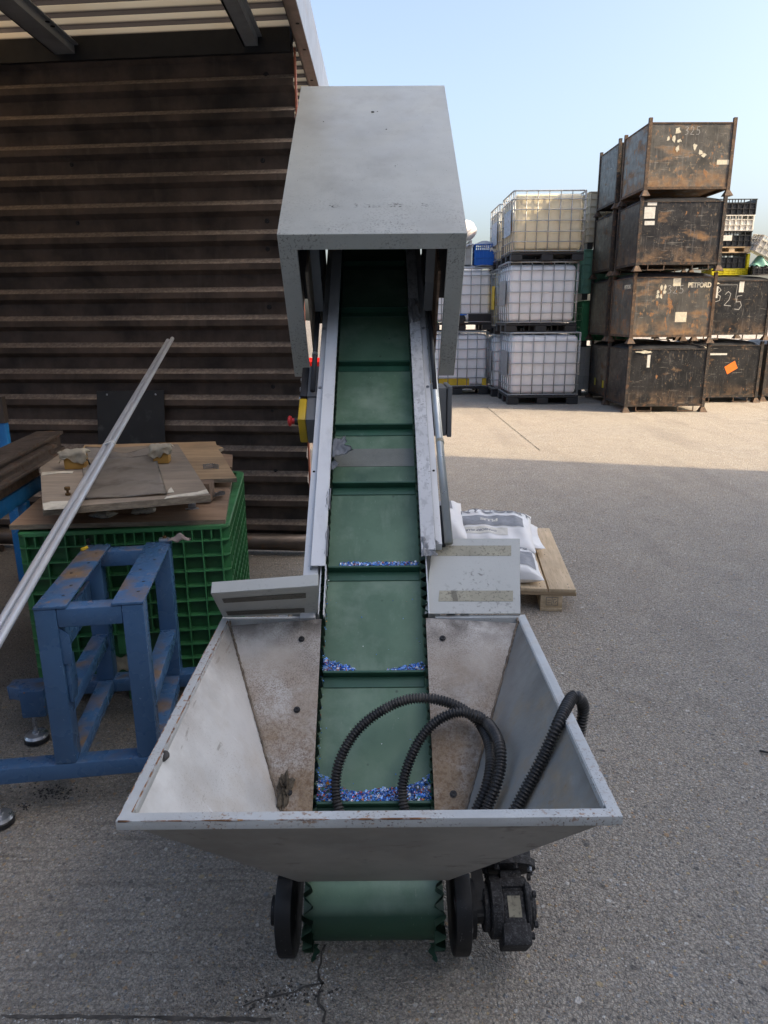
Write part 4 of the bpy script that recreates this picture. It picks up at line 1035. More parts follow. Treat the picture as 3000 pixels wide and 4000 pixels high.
# side members: deep plate, mid beam and low beam on the left; mid and low beam on the right
fb((.004, q, .44), (.016, FD-q, .545), 'side_plate', bev=.002)
fb((.003, q, .30), (.053, FD-q, .350), 'side_beam'); fb((.003, q, FB+.002), (.055, FD-q, FB+.0485), 'side_beam')
fb((FW-.055, q, .30), (FW-.003, FD-q, .350), 'side_beam'); fb((FW-.055, q, FB+.002), (FW-.003, FD-q, FB+.0485), 'side_beam')
b = MB(); pl = [(.0, .0), (.0, .125), (.028, .15), (.058, .128), (.066, .035), (.045, 0)]
b.prism([(p[0], p[1]) for p in pl], MF @ COLS((0, 1, 0), (0, 0, 1), (1, 0, 0), (q+.0005, .012, .36)), .010); b.build('bracket', MT['blue'], stand, bevel=.0015)
b = MB(); b.prism([(0, 0), (.026, 0), (.026, .085), (0, .11)], MF @ COLS((1, 0, 0), (0, 0, 1), (0, -1, 0), (q-.001, .014, .48)), .008); b.build('bracket', MT['blue'], stand, bevel=.0015)
def levelfoot(px, py, zt, size=1.):
    c = G(px, py, .012)
    b = MB(); m = Matrix.Translation((c.x, c.y, 0))
    b.rev([(.030*size, 0), (.040*size, .004), (.040*size, .018), (.036*size, .022)], m, 22); ft = b.build('levelling_foot', MT['dark'], stand)
    b = MB(); b.rev([(.0395*size, .022), (.034*size, .030), (.012, .034), (.012, .042)], m, 22); b.build('foot_cap', MT['zinc'], ft)
    b = MB(); b.rev([(.0065, .042), (.0065, zt)], m, 10); b.build('threaded_rod', MT['zinc'], ft)
    return c
c = levelfoot(145, 2882, .13)
b = MB(); mleg = COLS(f1, f2, V((0, 0, 1)), V((c.x, c.y, 0))); b.box((-.034, -.012, .095), (.045, .055, .195), mleg); b.bar(V((c.x, c.y, .165))+f2*.03, FO+f2*(FD-.03)+f1*-.29+V((0, 0, .147)), .05, .049); b.build('foot_post', MT['blue'], stand, bevel=.006)
levelfoot(2, 3205, .12, .95)
for x in (FW+.40,):
    for y in (.03, FD-.03):
        m = MF @ Matrix.Translation((x, y, 0)); b = MB(); b.rev([(.030, 0), (.040, .004), (.040, .018), (.012, .024), (.007, .03), (.007, FB+.01)], m, 20); b.build('levelling_foot', MT['dark'], stand)
def bolt_thing(p, r, label, mat='rustbolt', h=.03):
    b = MB(); m = Matrix.Translation(p)
    b.rev([(r*.9, 0), (r*.9, h*.25), (r*.45, h*.26), (r*.45, h*.62), (r, h*.63), (r, h*.95), (r*.8, h)], m, 10)
    tag(b.build('bolt', MT[mat]), label, 'bolt')
p = G(262, 2130, FT+.001); bolt_thing(G(346, 2128, FT), .0075, 'small dark bolt standing on the rear left corner of the blue stand', 'tail', .022)
b = MB(); p = G(331, 2148, FT+.001); b.bar(p+V((-.006, -.012, .005)), p+V((.004, .014, .005)), .008, .009); tag(b.build('plastic_plug', MT['yelband'], bevel=.001), 'tiny yellow plastic plug lying on the left top plate of the blue stand', 'plug')
b = MB(); p = G(648, 2112, FT+.001); b.bar(p+V((-.022, -.004, .005)), p+V((.012, .002, .005)), .022, .010); cl = b.build('clamp_block', MT['zinc'], bevel=.001); tag(cl, 'small silver block with a rusty screw on the rear right corner of the blue stand', 'metal block')
b = MB(); b.rev([(.007, .0102), (.007, .017)], Matrix.Translation(p+V((-.004, 0, 0))), 8)
TM[cl] = Matrix()
b.build('screw', MT['rustbolt'], cl)
b = MB(); p = G(700, 2113, .662)
def rag(u, v):
    return p+f1*(.075*(u-.5))+f2*(.03*(v-.5))+V((0, 0, .004+.020*math.sin(PI*u)*math.sin(PI*v)+.006*math.sin(11*u+3*v)*math.sin(PI*u)))
b.grid(rag, 14, 8); tag(b.build('rag', MT['pink'], smooth=True, thick=.001, fix=False), 'crumpled pale pinkish rag wedged between the blue stand and the green box rim', 'rag')

# ------------------------------------------------------------------ ribbed pallet box (used green on the left and in other colours in the yard)
def ribbed_box(root, mats, w, d, z0, z1, px, pz, rim=.03, top_rows=True, window=None, feet=True, t=.030):
    """Moulded box in thing-local coordinates: x 0..w, y 0..d."""
    m = TM[root]
    b = MB(); i = t
    b.box((i, i, z0), (w-i, i+.006, z1-.002), m); b.box((i, d-i-.006, z0), (w-i, d-i, z1-.002), m)
    b.box((i, i+.006, z0), (i+.006, d-i-.006, z1-.002), m); b.box((w-i-.006, i+.006, z0), (w-i, d-i-.006, z1-.002), m)
    b.box((i+.006, i+.006, z0), (w-i-.006, d-i-.006, z0+.012), m)
    body = b.build('wall_panel', mats[2] if len(mats) > 2 else mats[0], root)
    b = MB()
    nz = max(2, round((z1-z0)/pz)); zs = [z0+(z1-z0)*k/nz for k in range(nz)]
    def wins(u, zlo, zhi): return window and window[0] < u < window[1] and zlo < window[3] and zhi > window[2]
    th = .0045
    for face in range(4):
        Lf = w if face % 2 == 0 else d
        nx = max(2, round((Lf-2*i)/px)); us = [i+(Lf-2*i)*k/nx for k in range(nx+1)]
        def put(u0, u1, za, zb):
            if face == 0: b.box((u0, .002, za), (u1, i, zb), m)
            elif face == 2: b.box((u0, d-i, za), (u1, d-.002, zb), m)
            elif face == 1: b.box((w-i, u0, za), (w-.002, u1, zb), m)
            else: b.box((.002, u0, za), (i, u1, zb), m)
        for u in us:
            for k in range(nz):
                za, zb = zs[k], (zs[k+1] if k+1 < nz else z1-.006)
                if face == 0 and wins(u, za, zb): continue
                put(u-th/2, u+th/2, za+.0022, zb-.0022)
        if top_rows:
            for j in range(nx):
                uu = (us[j]+us[j+1])/2; put(uu-th/2, uu+th/2, zs[-1]+.0022, z1-.006)
        for k, z in enumerate(zs):
            a, c_ = (i, Lf-i)
            if face == 0 and window and window[2] <= z <= window[3]:
                put(a, window[0], z-th/2, z+th/2); put(window[1], c_, z-th/2, z+th/2)
            else: put(a, c_, z-th/2, z+th/2)
    # rounded corner webs
    for (cx, cy, a0) in ((i, i, PI), (w-i, i, 1.5*PI), (w-i, d-i, 0), (i, d-i, .5*PI)):
        for z in zs+[z1-.006]:
            pts = [(cx, cy)]+[(cx+(i-.002)*math.cos(a0+PI/2*k/6), cy+(i-.002)*math.sin(a0+PI/2*k/6)) for k in range(7)]
            b.prism(pts, m @ Matrix.Translation((0, 0, z-th/2)), th)
    b.build('rib_grid', mats[0], root)
    b = MB()
    def rr_(off, r, z):
        pts = []
        for (cx, cy, a0) in ((w-off-r, d-off-r, 0), (off+r, d-off-r, .5*PI), (off+r, off+r, PI), (w-off-r, off+r, 1.5*PI)):
            pts += [(cx+r*math.cos(a0+PI/2*k/6), cy+r*math.sin(a0+PI/2*k/6), z) for k in range(7)]
        return pts
    lo, li, hi, hl = rr_(0, .045, z1), rr_(rim, .02, z1), rr_(0, .045, z1-.016), rr_(rim, .02, z1-.016)
    vs = [m @ V(p) for p in lo+li+hl+hi]; n = len(lo); fs = []
    for r_ in range(4):
        for k in range(n):
            k2 = (k+1) % n; r2 = (r_+1) % 4
            fs.append((r_*n+k, r_*n+k2, r2*n+k2, r2*n+k))
    b.add(vs, fs); b.build('rim', mats[0], root, bevel=.002, seg=1)
    if feet:
        b = MB()
        for x0 in (.03, w/2-.05, w-.13): b.box((x0, .03, z0-.11), (x0+.10, d-.03, z0-.0005), m)
        b.build('runner', mats[1], root)
    return body
BY = .105
BO = G(55, 2085, .685); BR_ = G(893, 2050, .685)
gw = (BR_-BO).length; BY = math.atan2(BR_.y-BO.y, BR_.x-BO.x)
gd = .95
gbox = thing('pallet_box', 'large ribbed green plastic pallet box covered with plywood sheets behind the blue stand', 'plastic box', (BO.x, BO.y, 0), BY)
ribbed_box(gbox, (MT['gplas'], MT['gplasd'], MT['gplasd']), gw, gd, .112, .685, .066, .0575, window=(.20, .52, .10, .27))
g1 = V((math.cos(BY), math.sin(BY), 0)); g2 = V((-math.sin(BY), math.cos(BY), 0))
def GB(x, y, z): return BO+g1*x+g2*y+V((0, 0, z-BO.z))
MGB = COLS(g1, g2, V((0, 0, 1)), BO-V((0, 0, BO.z)))
b = MB(); b.box((.30, .012, .20), (.40, .0225, .28), MGB); b.build('hinge_block', MT['gplas'], gbox, bevel=.003)
pa = PLN(478, 2590, GB(0, .018, .2), -g2)
b = MB(); b.grid(lambda u, v: pa+g1*(.055*(u-.5)+.004*math.sin(9*v))+V((0, 0, (.06+.012*math.sin(8*u+1))*(v-.5)))-g2*(.003+.003*math.sin(6*u)), 8, 8)
tag(b.build('torn_label', MT['paper'], smooth=True, thick=.0006, fix=False), 'torn pale paper label on the lower front of the green pallet box', 'label')
b = MB(); pa = PLN(420, 2480, GB(0, .012, .2), -g2); b.bar(pa+V((0, 0, -.03)), pa+V((.004, 0, .03)), .014, .004, g2); tag(b.build('red_tag', MT['redc']), 'small red tag stuck on the front of the green pallet box behind the blue stand', 'tag')

# plywood lying on the box, boards, wrapped blocks and bits on top
def slab(name, mat, pts, t, label, cat, edge=None, bev=.001):
    b = MB(); b.sheet(pts, V((0, 0, -t))); o = b.build(name, MT[mat], None, bevel=0)
    if edge:
        o.data.materials.append(MT[edge])
        for p in o.data.polygons:
            if abs(p.normal.z) < .5: p.material_index = 1
    TM[o] = Matrix(); return tag(o, label, cat)
zt = .712
p1, p2 = G(35, 2052, zt), G(872, 2036, zt-.012)
slab('plywood_sheet', 'ply', [p1+V((0, 0, 0)), G(880, 2030, zt-.012), GB(gw-.045, gd-.12, zt-.012), GB(-.06, gd-.1, zt+.004), G(150, 1950, zt)], .017, 'brown plywood sheet laid over the green pallet box as a lid', 'plywood sheet', 'plyedge')
slab('plywood_offcut', 'plylight', [G(925, 1868, .742), G(905, 1838, .742), G(868, 1775, .742), G(853, 1756, .742), G(872, 1748, .742), G(846, 1738, .742), G(842, 1724, .742), G(330, 1738, .742), G(300, 1790, .742), G(560, 1880, .742)], .017, 'bare pale plywood offcut with a broken corner at the back of the green box', 'plywood offcut', 'plyedge')
slab('plywood_strip', 'ply', [G(906, 1824, .725), G(908, 1776, .725), G(868, 1772, .725), G(874, 1824, .725)], .014, 'short brown plywood strip under the broken offcut', 'plywood strip')
B0, B1, B2, B3 = G(166, 1988, .806), G(822, 1934, .812), G(694, 1734, .838), G(154, 1764, .834)
board = slab('shuttering_board', 'plygrey', [B0, B1, B2, B3], .024, 'thick grey film-faced board with torn edges propped on top of the plywood', 'board', 'plyedge')
BNv = (B1-B0).cross(B3-B0).normalized(); BNv = BNv if BNv.z > 0 else -BNv
def BD(px, py, off=0.): return PLN(px, py, B0+BNv*off, BNv)
# packing blocks that hold the board up
for (px, py) in ((215, 2030), (760, 1985)):
    p = G(px, py, .70)
    slab('packing_block', 'oldwood', [p+V((-.05, .05, .083)), p+V((.05, .05, .083)), p+V((.05, .13, .083)), p+V((-.05, .13, .083))], .072, 'short dark packing block under the %s of the grey board' % ('left end' if px < 400 else 'right end'), 'wood block')
# strips of bare veneer where the face has torn away
def strip(pts, off, seed, mat='paper'):
    rr = random.Random(seed); b = MB(); P = []
    for (x, y) in pts: P.append(BD(x+rr.uniform(-2, 2), y+rr.uniform(-2, 2), off))
    b.sheet(P, BNv*.0012); b.build('torn_veneer', MT[mat], board)
strip([(172, 1992), (300, 1985), (300, 1958), (268, 1956), (200, 1962), (166, 1968)], .0006, 1)
strip([(640, 1948), (700, 1942), (760, 1936), (815, 1928), (806, 1912), (770, 1924), (700, 1932), (650, 1938)], .0006, 2)
strip([(155, 1782), (240, 1770), (238, 1764), (155, 1770)], .0006, 3)
strip([(162, 1860), (225, 1850), (285, 1850), (285, 1840), (240, 1843), (165, 1846)], .0006, 4)
strip([(654, 1925), (680, 1922), (668, 1902), (660, 1915)], .0010, 5)
# grey paper sheet over the middle of the board, running up between two wrapped blocks
Pa, Pb, Pc, Pd = BD(330, 1952, .002), BD(655, 1934, .002), BD(610, 1790, .004), BD(322, 1796, .004)
b = MB()
def sh(u, v):
    p = Pa.lerp(Pb, u).lerp(Pd.lerp(Pc, u), v)
    return p+BNv*(.0015+.002*math.sin(9*u+4*v)+.0035*abs(math.sin(6*v+2*u))*u+.018*max(0, v-.75)*4*(.3+.7*abs(2*u-1)**2))
b.grid(sh, 26, 22); tag(b.build('masking_paper', MT['greypaper'], smooth=True, thick=.0008, fix=False), 'creased grey masking paper spread over the middle of the grey board', 'paper')
b = MB()
Qa, Qb = BD(322, 1800, .006), BD(612, 1792, .006); 
def sh2(u, v):
    p = Qa.lerp(Qb, u); top = .052*(1-2.2*u*(1-u))+.006*math.sin(8*u)
    return p+V((0, .012+.035*v, 0))+BNv*(.004+top*v+.003*math.sin(13*u+5*v))
b.grid(sh2, 24, 10); tag(b.build('paper_edge', MT['greypaper'], smooth=True, thick=.0008, fix=False), 'upright strip of grey paper sagging between the two wrapped ochre blocks', 'paper')
for (px, py, wd, lab) in ((293, 1834, .078, 'left'), (630, 1812, .062, 'right')):
    c = BD(px, py, 0)
    m = COLS(g1, BNv.cross(g1), BNv, c+BNv*.001)
    b = MB(); b.box((-wd/2, 0, 0), (wd/2, .06, .052), m); blk = b.build('foam_block', MT['foam'], None, bevel=.002)
    TM[blk] = Matrix()
    tag(blk, 'ochre block topped with torn cream paper, %s one on the grey board' % lab, 'block')
    b = MB(); rr = random.Random(px); ph = [rr.uniform(0, 6) for _ in range(8)]
    def wrap(u, v):
        x = (u-.5)*(wd+.028); 
        if v < .45: y, z = -.007, .056-.036*(1-v/.45)*(.80+.30*math.sin(7*u+ph[0])+.12*math.sin(19*u+ph[7]))
        else: y, z = -.007+.072*(v-.45)/.55, .056+.014*math.sin(PI*(v-.45)/.55)
        z += .006*math.sin(5*u+ph[1])*math.sin(4*v+ph[2])+.0022*abs(math.sin(11*u+4*v+ph[3]))+.0018*abs(math.sin(9*v-13*u+ph[4]))-.03*max(0, abs(u-.5)-.42)*4
        return m @ V((x+.004*math.sin(13*v+ph[5]), y-.004*math.sin(11*u+ph[6]), z+.004))
    b.grid(wrap, 22, 18); b.build('torn_paper', MT['paper'], blk, smooth=True, thick=.0012, fix=False)
b = MB(); c = BD(330, 1826, .002); b.tube([c, c+BNv*.02, c+BNv*.032+g1*.008, c+BNv*.03+g1*.018, c+BNv*.01+g1*.022], .003, 8); tag(b.build('wire_hook', MT['dark'], smooth=True), 'small bent black wire hook beside the left ochre block', 'hook')
bolt_thing(BD(266, 1934, .001), .010, 'rusty bolt standing upright on the front left of the grey board', 'rustbolt', .030)
# bits: brackets, sachets, film
c = G(823, 1832, .7425)
b = MB(); b.prism([(-.035, 0), (-.033, 0), (0, .018), (.003, .018), (.036, 0), (.038, 0), (.004, .021), (-.001, .021)], Matrix.Translation(c) @ Matrix.Rotation(-.1, 4, 'Z') , .022)
tag(b.build('zinc_bracket', MT['zinc']), 'bent zinc bracket lying on the bare plywood offcut', 'bracket')
c = G(725, 1992, .7005)
b = MB(); b.bar(c+V((0, 0, .0015)), c+V((.045, .02, .0015)), .03, .003); b.bar(c+V((.022, .012, .0035)), c+V((.022, .012, .030)), .030, .003, (0, 1, 0)); tag(b.build('angle_bracket', MT['zinc'], bevel=.0006), 'small zinc angle bracket under the right edge of the grey board', 'bracket')
for (px, py, wd, rz, lab) in ((395, 2030, .085, -.35, 'plain paper sachet poking out under the middle of the grey board'), (562, 2014, .085, .25, 'crumpled white paper sachet, right of the plain one, under the grey board')):
    c = G(px, py-6, .705); b = MB()
    m = Matrix.Translation(c) @ Matrix.Rotation(rz, 4, 'Z')
    for sgn in (1, -1):
        def pk(u, v, sgn=sgn):
            h = (max(0, (1-(2*u-1)**4)*(1-(2*v-1)**4)))**.6
            return m @ V(((u-.5)*wd, (v-.3)*wd*.75, .010+sgn*h*.0085+.0015*math.sin(15*u+9*v)*h))
        b.grid(pk, 14, 12)
    tag(b.build('sachet', MT['packet'], smooth=True), lab, 'sachet', 'paper sachets on the plywood')
c = G(845, 1952, .706); b = MB()
b.grid(lambda u, v: c+g1*(.075*(u-.6))+g2*(.10*(v-.2))+V((0, 0, .004+.035*u*(1-v)+.008*math.sin(9*u+7*v)*math.sin(11*v))), 16, 16)
tag(b.build('film_scrap', MT['clear'], smooth=True, thick=.0006, fix=False), 'crumpled clear plastic film at the right end of the grey board', 'film')
# black sheet leaning on the wall
q0 = PLN(377, 1528, WO+WN*.05, WN); q1 = PLN(640, 1524, WO+WN*.05, WN)
b = MB(); dn = WN*.16; b.sheet([q0, q1, V((q1.x, q1.y, .003))+dn, V((q0.x, q0.y, .003))+dn], WN*-.004); bp_ = b.build('steel_sheet', MT['blackplate']); TM[bp_] = Matrix()
tag(bp_, 'black steel sheet with two corner holes leaning on the ribbed wall', 'steel sheet')
for (px, py) in ((419, 1541), (609, 1540)):
    p = PLN(px, py, WO+WN*.0555, WN); b = MB(); b.rev([(.001, 0), (.006, 0), (.006, .001), (.001, .001)], COLS(WD, V((0, 0, 1)), WN, p+WN*.0035), 10); b.build('corner_hole', MT['zinc'], bp_)

# two aluminium tubes leaning across everything
def leaning(tx, ty, bx, by, name, label, Zt, Yb):
    a = AT(tx, ty, Zt); c = AT(bx, by, Yb); d = (c-a).normalized()
    b = MB(); L_ = (a.z-.012)/-d.z
    r0_, r1_ = .0106, .0088
    zz = d; xx = d.cross(V((0, 0, 1))).normalized(); yy = zz.cross(xx)
    M_ = COLS(xx, yy, zz, a)
    b.rev([(r1_, 0), (r0_, .001), (r0_, L_), (r1_, L_)], M_, 22)
    me = b.build(name, MT['pipe'], None); TM[me] = Matrix()
    me.data.polygons.foreach_set('use_smooth', [True]*len(me.data.polygons)); me.data.set_sharp_from_angle(angle=.7)
    tag(me, label, 'metal tube', 'aluminium tubes leaning across the shed')
    return a, d
a1, d1 = leaning(656, 1330, -7, 2448, 'aluminium_tube', 'upper left one of two taped aluminium tubes, its top end slightly lower', 4.10, 1.64)
a2, d2 = leaning(673.5, 1322, 29, 2448, 'aluminium_tube', 'lower right one of two taped aluminium tubes, its top end reaching higher', 4.10, 1.63)
def onl(a, d, px, py):   # nearest point of a tube's axis to a sight line
    r_ = ray(px, py).normalized(); w0 = a-CAM; bb = d.dot(r_); t = (bb*r_.dot(w0)-d.dot(w0))/(1-bb*bb); return a+d*t
ta, tb = onl(a1, d1, 410, 1742), onl(a2, d2, 432, 1742)
dm = d1; b = MB(); vs = []
sx = (tb-ta)-dm*(tb-ta).dot(dm); L2 = sx.length; sx.normalize(); sy = dm.cross(sx); rr_ = .0116
ring = []
for k in range(9): a_ = PI/2+PI*k/8; ring.append(ta+sx*(rr_*math.cos(a_))+sy*(rr_*math.sin(a_)))
for k in range(9): a_ = -PI/2+PI*k/8; ring.append(tb-dm*(tb-ta).dot(dm)+sx*(rr_*math.cos(a_))+sy*(rr_*math.sin(a_)))
n = len(ring)
vs = [p-dm*.012 for p in ring]+[p+dm*.012 for p in ring]
b.add(vs, [(k, (k+1) % n, n+(k+1) % n, n+k) for k in range(n)]); tag(b.build('tape_band', MT['tape'], smooth=True, thick=.0008), 'band of pale tape binding the two aluminium tubes together', 'tape')

# blue rack with a plank and steel channels at the left edge
zr = .80
e_far = G(150, 1818, zr); e_near = G(0, 1908, zr)
dr = (e_near-e_far).normalized(); dl = V((-dr.y, dr.x, 0)); dl = dl if dl.x < 0 else -dl
rack = thing('blue_rack', 'bright blue steel rack carrying a worn plank at the left edge', 'rack', e_far)
b = MB(); b.bar(e_far+dl*.01+V((0, 0, -.075)), e_far+dr*1.5+dl*.01+V((0, 0, -.075)), .03, .06); b.build('rail', MT['bluerack'], rack, bevel=.003)
b = MB(); b.bar(e_far+dl*.42+V((0, 0, -.075)), e_far+dr*1.5+dl*.42+V((0, 0, -.075)), .03, .06); b.build('rail', MT['bluerack'], rack, bevel=.003)
for t_ in (.20, 1.2):
    for dd in (.01, .42):
        p = e_far+dr*t_+dl*dd; b = MB(); b.box((p.x-.018, p.y-.018, 0), (p.x+.018, p.y+.018, zr-.106)); b.build('leg', MT['bluerack'], rack, bevel=.002)
pt = AT(12, 1650, 3.75); b = MB(); b.box((AT(26, 1680, 3.75).x-.05, 3.74, 0), (AT(26, 1680, 3.75).x, 3.78, AT(20, 1652, 3.75).z)); b.build('end_post', MT['bluerack'], rack, bevel=.003)
b = MB(); b.box((AT(26, 1680, 3.75).x-.06, 3.735, AT(20, 1652, 3.75).z+.001), (AT(18, 1600, 3.75).x, 3.775, AT(5, 1550, 3.75).z)); b.build('post_packing', MT['steel'], rack)
b = MB(); b.bar(e_far+dl*.15+V((0, 0, -.022)), e_far+dr*1.45+dl*.15+V((0, 0, -.022)), .30, .042); tag(b.build('worn_plank', MT['oldwood'], bevel=.003), 'worn brown plank with peeling paint resting on the blue rack', 'plank')
# steel channels on top
def channel(px0, py0, px1, py1, z, w, h, L, label):
    a = G(px0, py0, z); c = G(px1, py1, z); d = (c-a).normalized(); s_ = V((-d.y, d.x, 0)); s_ = s_ if s_.x < 0 else -s_
    m = COLS(s_, V((0, 0, 1)), s_.cross(V((0, 0, 1))), a)
    if m.to_3x3() @ V((0, 0, 1)) and (m.to_3x3() @ V((0, 0, 1))).dot(d) < 0: sgn = -L
    else: sgn = L
    f = .012
    b = MB(); b.prism([(0, 0), (0, -.014), (.016, -.018), (.016, -h+.018), (0, -h+.014), (0, -h), (w, -h), (w, -h+.014), (w-.016, -h+.018), (w-.016, -.018), (w, -.014), (w, 0)], m, sgn)
    tag(b.build('steel_beam', MT['steel'], bevel=.002), label, 'steel beam', 'brown steel beams stacked on the blue rack')
channel(246, 1682, -60, 1835, .915, .115, .085, 1.7, 'upper brown steel beam with a rusty edge, farther right of the two')
channel(222, 1729, -60, 1880, .885, .10, .060, 1.7, 'lower brown steel beam, nearer and tucked under the upper one')
for (px, py, r_, lab) in ((0, 2108, .018, 'dark steel bar in the low stack behind the green box, topmost'), (-20, 2142, .022, 'light-ended round bar in the low stack behind the green box'), (-10, 2085, .015, 'thin dark steel bar at the back of the low stack by the green box')):
    p = G(px+28, py, r_); b = MB(); b.tube([p, p+V((-1.3, .25, 0))], r_, 12); tag(b.build('steel_bar', MT['steel']), lab, 'steel bar', 'steel bars stacked behind the green box')
# ------------------------------------------------------------------ pallet with sacks behind the right flap
PA, PB = G(2210, 2385), None
pz = .118
c0 = G(2250, 2303, pz); c1 = G(2146, 2063, pz)      # right edge of the deck, front and back
pdv = (c1-c0).normalized(); prz = math.atan2(-pdv.x, pdv.y); plen = (c1-c0).length
pal = thing('wooden_pallet', 'pale wooden pallet standing on the yard behind the right guard flap', 'pallet', (c0.x, c0.y, 0), prz)
MP = TM[pal]
pw = .80
for k in range(6):
    x1 = -k*.137+0; b = MB(); b.box((x1-.128+.0, 0, .100), (x1, plen, .118), MP)
    if k in (0, 1): x1 = x1
    o = b.build('deck_board', MT['deal'], pal, bevel=.002)
    for y in (.03, .07, plen/2, plen-.05):
        b2 = MB(); b2.rev([(.0005, 0), (.0035, 0), (.0035, .0005), (.0005, .0005)], MP @ Matrix.Translation((x1-.03-.06*(int(y*30) % 2), y, .118)), 8); b2.build('nail_head', MT['dark'], o)
for y in (0.004, plen/2-.05, plen-.104):
    b = MB(); b.box((-pw-.01, y, .082), (.004, y+.10, .0995), MP); b.build('cross_board', MT['dealx'], pal, bevel=.0015)
    for x in (-.165, -pw/2-.05, -pw-.0):
        b = MB(); b.box((x, y+.004, .0165), (x+.105, y+.094, .0815), MP); bl_ = b.build('block', MT['deal'], pal, bevel=.002)
        if y < .01 and x == -.165:
            b = MB(); mm_ = MP @ COLS((1, 0, 0), (0, 0, 1), (0, -1, 0), (x+.055, y+.0036, .05))
            for s_ in ([(-.028, -.02), (.028, -.02), (.028, .02), (-.028, .02), (-.028, -.02)], [(0, -.02), (0, .02)], [(-.02, -.008), (-.006, -.008)], [(-.02, .006), (-.006, .006)], [(.008, -.010), (.008, .010), (.02, .010)], [(.014, -.01), (.022, .002)]): ribbon(b, s_, .0024, mm_)
            b.build('stamp', MT['inkdark'], bl_, fix=False)
for x in (-.165, -pw/2-.05, -pw):
    b = MB(); b.box((x, .002, 0), (x+.105, plen-.002, .016), MP); b.build('bottom_board', MT['deal'], pal, bevel=.0015)

def sack(loc, rz, L, Wd, H, tilt, seed, label, prints):
    """Filled film sack; x = length, y = width; prints sit on the sack's own top surface."""
    root = thing('sack', label, 'sack', loc, rz, 'white sacks stacked on the pallet')
    m = Matrix.Translation(V(loc)) @ Matrix.Rotation(rz, 4, 'Z') @ Matrix.Rotation(tilt[0], 4, 'X') @ Matrix.Rotation(tilt[1], 4, 'Y')
    rr = random.Random(seed); ph = [rr.uniform(0, 6.28) for _ in range(9)]
    def prof_(u, v):
        a = max(0, 1-abs(2*u-1)**3.2)**.55; c = max(0, 1-abs(2*v-1)**3.4)**.5; return a*c
    def foot(u, v):
        # seams pulled in a little between the corners
        x = (u-.5)*L*(1-.05*(1-(2*v-1)**2)*abs(2*u-1)**4); y = (v-.5)*Wd*(1-.05*(1-(2*u-1)**2)*abs(2*v-1)**4)
        return x, y
    def wr(u, v):
        return .0045*math.sin(11*u+ph[0]+2*math.sin(5*v+ph[1]))+.0035*math.sin(17*v+ph[2]+3*u)+.003*math.sin(29*u+7*v+ph[3])+.008*math.sin(4.5*v+ph[4])*math.sin(3.3*u+ph[5])
    def top(u, v):
        x, y = foot(u, v); h = prof_(u, v); return V((x, y, H*.42+H*.58*h+wr(u, v)*min(1, 3*h)))
    def bot(u, v):
        x, y = foot(u, v); h = prof_(u, v); return V((x, y, H*.42-H*.42*h))
    b = MB(); b.grid(lambda u, v: m @ top(u, v), 44, 36); b.grid(lambda u, v: m @ bot(u, v), 44, 36)
    b.build('film', MT['bag'], root, smooth=True)
    def ontop(x, y, off=.0012):
        u, v = x/L+.5, y/Wd+.5; p = top(min(1, max(0, u)), min(1, max(0, v))); e = .01
        du = top(u+e, v)-top(u-e, v); dv = top(u, v+e)-top(u, v-e); n = du.cross(dv).normalized(); return m @ (p+n*off)
    for p in prints:
        b = MB()
        if p[0] == 'text':
            _, txt, size, cx, cy, rot, mat, sx = p
            ca, sa = math.cos(rot), math.sin(rot)
            b.add([], []); textmesh(txt, size, None, b, .0025*size/.06, lambda q: ontop(cx+q.x*ca-q.y*sa, cy+q.x*sa+q.y*ca, .0028), sx)
            # split long edges so that letters follow the sack
            b.build('lettering', MT[mat], root, fix=False)
        else:
            _, x0, y0, x1, y1, mat, off = p
            b.grid(lambda u, v: ontop(x0+(x1-x0)*u, y0+(y1-y0)*v, off), 22, 10); b.build('print_panel', MT[mat], root, smooth=True, fix=False)
    return root
def PL(x, y, z): return MP @ V((x, y, z))
UP = PI      # the sacks' printing reads upside down from the camera
sack(PL(-.375, .20, .118), prz+.03, .44, .36, .115, (.08, 0), 1, 'white printed sack in the lower layer at the front edge of the pallet', [('text', 'ABSODAN', .07, .10, .115, UP, 'ink', .9), ('panel', -.02, -.12, .19, .06, 'ink', .002)])
sack(PL(-.40, .70, .118), prz, .62, .42, .11, (0, 0), 2, 'white sack in the lower layer at the back of the pallet, mostly covered', [])
sack(PL(-.70, .22, .118), prz-.04, .34, .40, .125, (.05, 0), 3, 'white 20 L sack in the lower layer beside the conveyor frame', [('text', '20L', .06, .05, .10, .08, 'inkdark', 1.)])
sack(PL(-.385, .55, .190), prz-.02, .46, .42, .115, (.20, .02), 5, 'white printed sack in the upper layer, its big grey lettering upside down', [('text', 'ABSODAN', .085, .02, .135, UP, 'ink', 1.05), ('panel', -.19, -.045, .17, .070, 'ink', .002), ('panel', -.19, -.125, .08, -.062, 'label', .002), ('text', 'DANSORB PLUS', .024, -.065, -.094, UP, 'ink', 1.), ('text', 'PLUS', .045, -.02, .015, UP, 'label', 1.)])
sack(PL(-.705, .58, .205), prz+.12, .36, .46, .13, (.24, -.12), 6, 'white printed sack in the upper layer, left one beside the conveyor conduit', [('panel', -.16, .07, .12, .17, 'ink', .002), ('text', 'ABSODAN', .06, -.02, .025, UP, 'inkdark', .8), ('text', 'PLUS', .036, .02, -.04, UP, 'inkdark', 1.), ('panel', -.15, -.16, .0, -.115, 'inkdark', .002), ('text', 'PLUS', .026, -.075, -.138, UP, 'label', 1.)])

